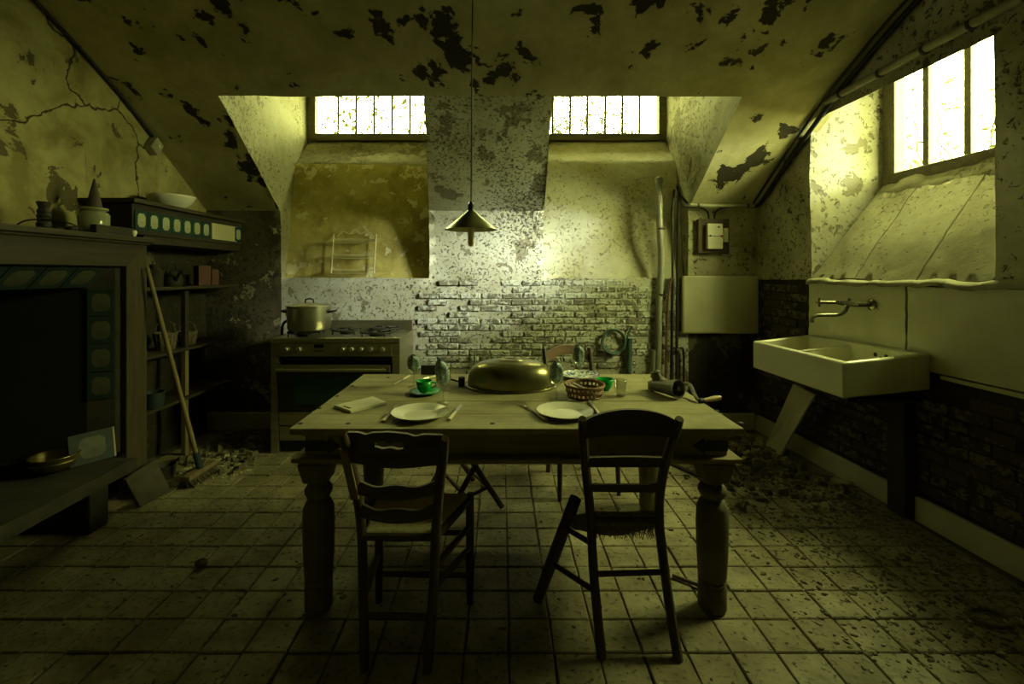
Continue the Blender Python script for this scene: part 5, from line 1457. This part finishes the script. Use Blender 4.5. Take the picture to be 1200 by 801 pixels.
# bowl on the hood
c = Vector((-2.47, 3.40, 1.878))
m = MB(); m.lathe([(0, 0), (.07, 0), (.075, .008), (.125, .04), (.152, .085), (.156, .10), (.150, .10), (.12, .045), (.07, .014), (0, .012)], c, 36)
tag(m.build('white_bowl', 'ceramic', smooth='all'), 'wide white bowl standing on the hood shelf', 'bowl')
def wbasket(label, c, r, h):
    t = thing('small_wicker_basket', label, 'basket', c, 0, 'baskets on the alcove shelf')
    m = MB(); m.lathe([(0, 0), (r * .75, 0), (r, h), (r * .94, h), (r * .7, .008), (0, .008)], c, 20); m.build('basket_body', 'wicker_grey', t)
    for k in range(14):
        a = 2 * PI * k / 14
        m = MB(); m.tube([c + Vector((r * .76 * math.cos(a), r * .76 * math.sin(a), 0)), c + Vector((r * 1.02 * math.cos(a), r * 1.02 * math.sin(a), h))], .004, 5); m.build('stake', 'wicker_grey', t)
    for z in (.3, .6, .95):
        rr_ = lin(r * .77, r * 1.02, z); m = MB(); m.tube([c + Vector((rr_ * math.cos(2 * PI * k / 20), rr_ * math.sin(2 * PI * k / 20), h * z)) for k in range(21)], .005, 5); m.build('weaver_ring', 'wicker_grey', t)
    m = MB(); m.tube(smooth_pts([c + Vector((r, 0, h * .95)), c + Vector((r * .8, 0, h * 1.45)), c + Vector((0, 0, h * 1.7)), c + Vector((-r * .8, 0, h * 1.45)), c + Vector((-r, 0, h * .95))], 4), .004, 6); m.build('hoop_handle', 'wicker_grey', t)
wbasket('grey wicker basket on the middle alcove shelf, nearest the broom', Vector((-2.50, 3.38, .835)), .075, .13)
wbasket('smaller grey wicker basket beside the other on the middle alcove shelf', Vector((-2.50, 3.62, .835)), .065, .11)
m = MB(); m.obox((-2.52, 3.10, .99), (.25, .97, 0), (-.96, .24, .12), (0, -.12, 1), .085, .004, .15); tag(m.build('white_sheet', 'paper_white'), 'pale sheet standing on the middle alcove shelf behind the broom', 'paper')
m = MB(); m.obox((-2.45, 3.72, 1.385), (.4, .9, 0), (-.9, .4, 0), (0, .0, 1), .05, .035, .08); m.obox((-2.43, 3.83, 1.37), (.4, .9, 0), (-.9, .4, 0), (0, 0, 1), .03, .03, .064); tag(m.build('red_carton', 'box_red', bevel=.003), 'reddish carton on the top alcove shelf', 'carton')
c = Vector((-2.48, 3.42, 1.305)); t = thing('dark_kettle', 'dark kettle with a loop handle on the top alcove shelf', 'kettle', c)
m = MB(); m.lathe([(0, 0), (.06, 0), (.07, .03), (.065, .08), (.04, .11), (.015, .118), (0, .12)], c, 20); m.build('kettle_body', 'cast_iron', t, smooth=True)
m = MB(); m.tube(smooth_pts([c + Vector((0, -.05, .10)), c + Vector((0, -.04, .16)), c + Vector((0, 0, .18)), c + Vector((0, .04, .16)), c + Vector((0, .05, .10))], 4), .006, 6); m.build('loop_handle', 'cast_iron', t)
m = MB(); m.tube([c + Vector((.05, -.03, .04)), c + Vector((.10, -.06, .10))], [.014, .009], 8); m.build('spout', 'cast_iron', t)
c = Vector((-2.48, 3.25, 1.305)); m = MB(); m.lathe([(0, 0), (.05, 0), (.055, .1), (.03, .13), (.03, .16), (0, .16)], c, 18); tag(m.build('dark_jug', 'stone_dark', smooth=True), 'dark squat jug on the top alcove shelf next to the broom handle', 'jug')
c = Vector((-2.45, 3.20, .46)); m = MB(); m.lathe([(0, 0), (.06, 0), (.07, .11), (.066, .11), (.055, .01), (0, .01)], c, 18); tag(m.build('teal_mug', 'dark_teal', smooth=True), 'dark teal mug on the lowest alcove shelf', 'mug')

# broom
t = thing('push_broom', 'long-handled push broom leaning on the fireplace post', 'broom', (-1.98, 3.06, 0))
top = Vector((-2.285, 2.93, 1.44)); bot = at(233.5, 548, 3.10); bot.z = .09
m = MB(); m.tube([bot, lin(bot, top, .5), top], [.0155, .0145, .013], 10); m.build('handle', 'broom_wood', t, smooth=True)
m = MB(); d_ = (top - bot).normalized(); m.tube([bot - d_ * .03, bot + d_ * .10], [.022, .019], 10); m.build('ferrule', 'dark_teal', t, smooth=True)
e0_, e1_ = at(222, 566, 748 / (569 - 320)), at(254, 541, 748 / (548 - 320)); e0_.z = e1_.z = .055
dd = (e1_ - e0_).normalized(); sd = Vector((-dd.y, dd.x, 0)); ctr = (e0_ + e1_) / 2; hl = (e1_ - e0_).length / 2
ctr = Vector((bot.x, bot.y, .06))
m = MB(); m.obox(ctr, dd, sd, (0, 0, 1), hl, .032, .016); m.build('brush_head', 'worn_wood', t, .006)
m = MB()
for i in range(34):
    for j in range(5):
        p = ctr + dd * lin(-hl * .97, hl * .97, i / 33) + sd * lin(-.028, .028, j / 4) + Vector((0, 0, -.014))
        m.tube([p, p + Vector((random.uniform(-.012, .012), random.uniform(-.012, .012), -.042)) + sd * lin(-.02, .02, j / 4)], [.004, .005], 4, cap=False)
m.build('bristles', 'bristle', t, kind='stuff')

# ------------------------------------------------------------------ litter on the floor
def litter(name, label, cat, *layers):
    m = MB(); mats = []
    for n, fx, smin, smax, mt, seed, flat in layers:
        r = random.Random(seed); m.cur = len(mats); mats.append(mt)
        for _ in range(n):
            x, y = fx(r); s = r.uniform(smin, smax) * (1 if r.random() < .85 else 1.8); a = r.random() * PI; k = r.randint(4, 6)
            c, s_ = math.cos(a), math.sin(a)
            ring = []
            for i in range(k):
                an = 2 * PI * i / k; rr_ = s * r.uniform(.6, 1.1); lx, ly = rr_ * math.cos(an), rr_ * .65 * math.sin(an); ring.append((x + lx * c - ly * s_, y + lx * s_ + ly * c))
            z0 = .001; hgt = s * flat * r.uniform(.6, 1.4)
            vs = [Vector((p[0], p[1], z0)) for p in ring] + [Vector((x + (p[0] - x) * .7, y + (p[1] - y) * .7, z0 + hgt + r.uniform(-.3, .3) * hgt)) for p in ring]
            m.add(vs, [tuple(range(k, 2 * k))] + [(i, (i + 1) % k, k + (i + 1) % k, k + i) for i in range(k)])
    return tag(m.build(name, mats, kind='stuff'), label, cat)
litter('floor_crumbs', 'fine plaster crumbs, grit and leaf scraps scattered over the tiled floor', 'debris',
       (650, lambda r: (r.uniform(-2.1, 1.9), r.uniform(1.5, 3.9)), .002, .008, 'debris_pale', 1, .3),
       (700, lambda r: (r.uniform(-2.1, 1.9), r.uniform(1.5, 3.9)), .003, .011, 'debris_dark', 2, .3),
       (110, lambda r: (r.uniform(-2.0, -.4), r.uniform(1.9, 3.3)), .006, .018, 'leaf_dry', 3, .2))
litter('side_grit', 'dense dirt and plaster flakes covering the tiles along the side wall', 'debris',
       (1300, lambda r: (r.triangular(1.0, 2.31, 2.2), r.uniform(1.6, 3.0)), .003, .012, 'debris_pale', 4, .3),
       (1700, lambda r: (r.triangular(1.1, 2.32, 2.25), r.uniform(1.6, 3.2)), .004, .016, 'debris_dark', 5, .3))
litter('corner_rubble', 'rubble and fallen plaster flakes by the broom and the alcove shelves', 'rubble',
       (200, lambda r: (r.triangular(-2.30, -1.75, -2.15), r.triangular(3.0, 3.5, 3.2)), .008, .028, 'debris_pale', 6, .3),
       (260, lambda r: (r.uniform(-2.4, -1.85), r.uniform(3.2, 4.05)), .008, .035, 'debris_dark', 7, .6))
litter('sink_rubble', 'heap of plaster rubble on the floor in the far corner below the sink', 'rubble',
       (420, lambda r: (r.triangular(1.25, 2.22, 1.8), r.triangular(3.0, 4.05, 3.8)), .008, .032, 'debris_pale', 8, .6),
       (600, lambda r: (r.triangular(1.2, 2.24, 1.9), r.triangular(2.6, 4.05, 3.7)), .008, .034, 'debris_dark', 9, .6))
c = at(236, 661, 748 / (664 - 320)); m = MB()
m.grid(lambda u, v: Vector((c.x, c.y, .001)) + Vector((.030 * math.sin(PI * v) * math.cos(2 * PI * u), .024 * math.sin(PI * v) * math.sin(2 * PI * u), .018 * (1 - math.cos(PI * v)) + .004 * math.sin(4 * 2 * PI * u))), 14, 8)
tag(m.build('crumpled_leaf_ball', 'debris_dark', smooth=True), 'small crumpled brown lump alone on the tiles left of the table', 'lump')
c = at(1160, 726, 748 / (726 - 320)); m = MB(); N = 28
m.tube([Vector((c.x + .075 * math.cos(2 * PI * k / N), c.y + .05 * math.sin(2 * PI * k / N), .012 + .004 * math.sin(3 * k))) for k in range(N + 1)], .010, 8)
tag(m.build('rope_ring', 'debris_dark', smooth=True), 'dark ring of old rope on the dirty tiles by the side wall', 'rope')
for k, (px, py, w_, mt, lab) in enumerate(((276, 513, .09, 'slate_tile', 'broken clay shard lying in the back left corner'), (300, 511, .06, 'debris_pale', 'rounded pale stone lying beside the cooker foot'), (985, 565, .07, 'debris_pale', 'crumpled plaster lump by the skirting behind the sink leg'))):
    c = at(px, py, 748 / (py + 3 - 320)); c.z = .002; m = MB()
    m.grid(lambda u, v: c + Vector((w_ * math.sin(PI * v) * math.cos(2 * PI * u) * (1 + .25 * math.sin(3 * 2 * PI * u + k)), w_ * .6 * math.sin(PI * v) * math.sin(2 * PI * u), w_ * .22 * (1 - math.cos(PI * v)))), 12, 6)
    tag(m.build(['clay_shard', 'round_stone', 'plaster_lump'][k], mt), lab, ['shard', 'stone', 'plaster'][k])
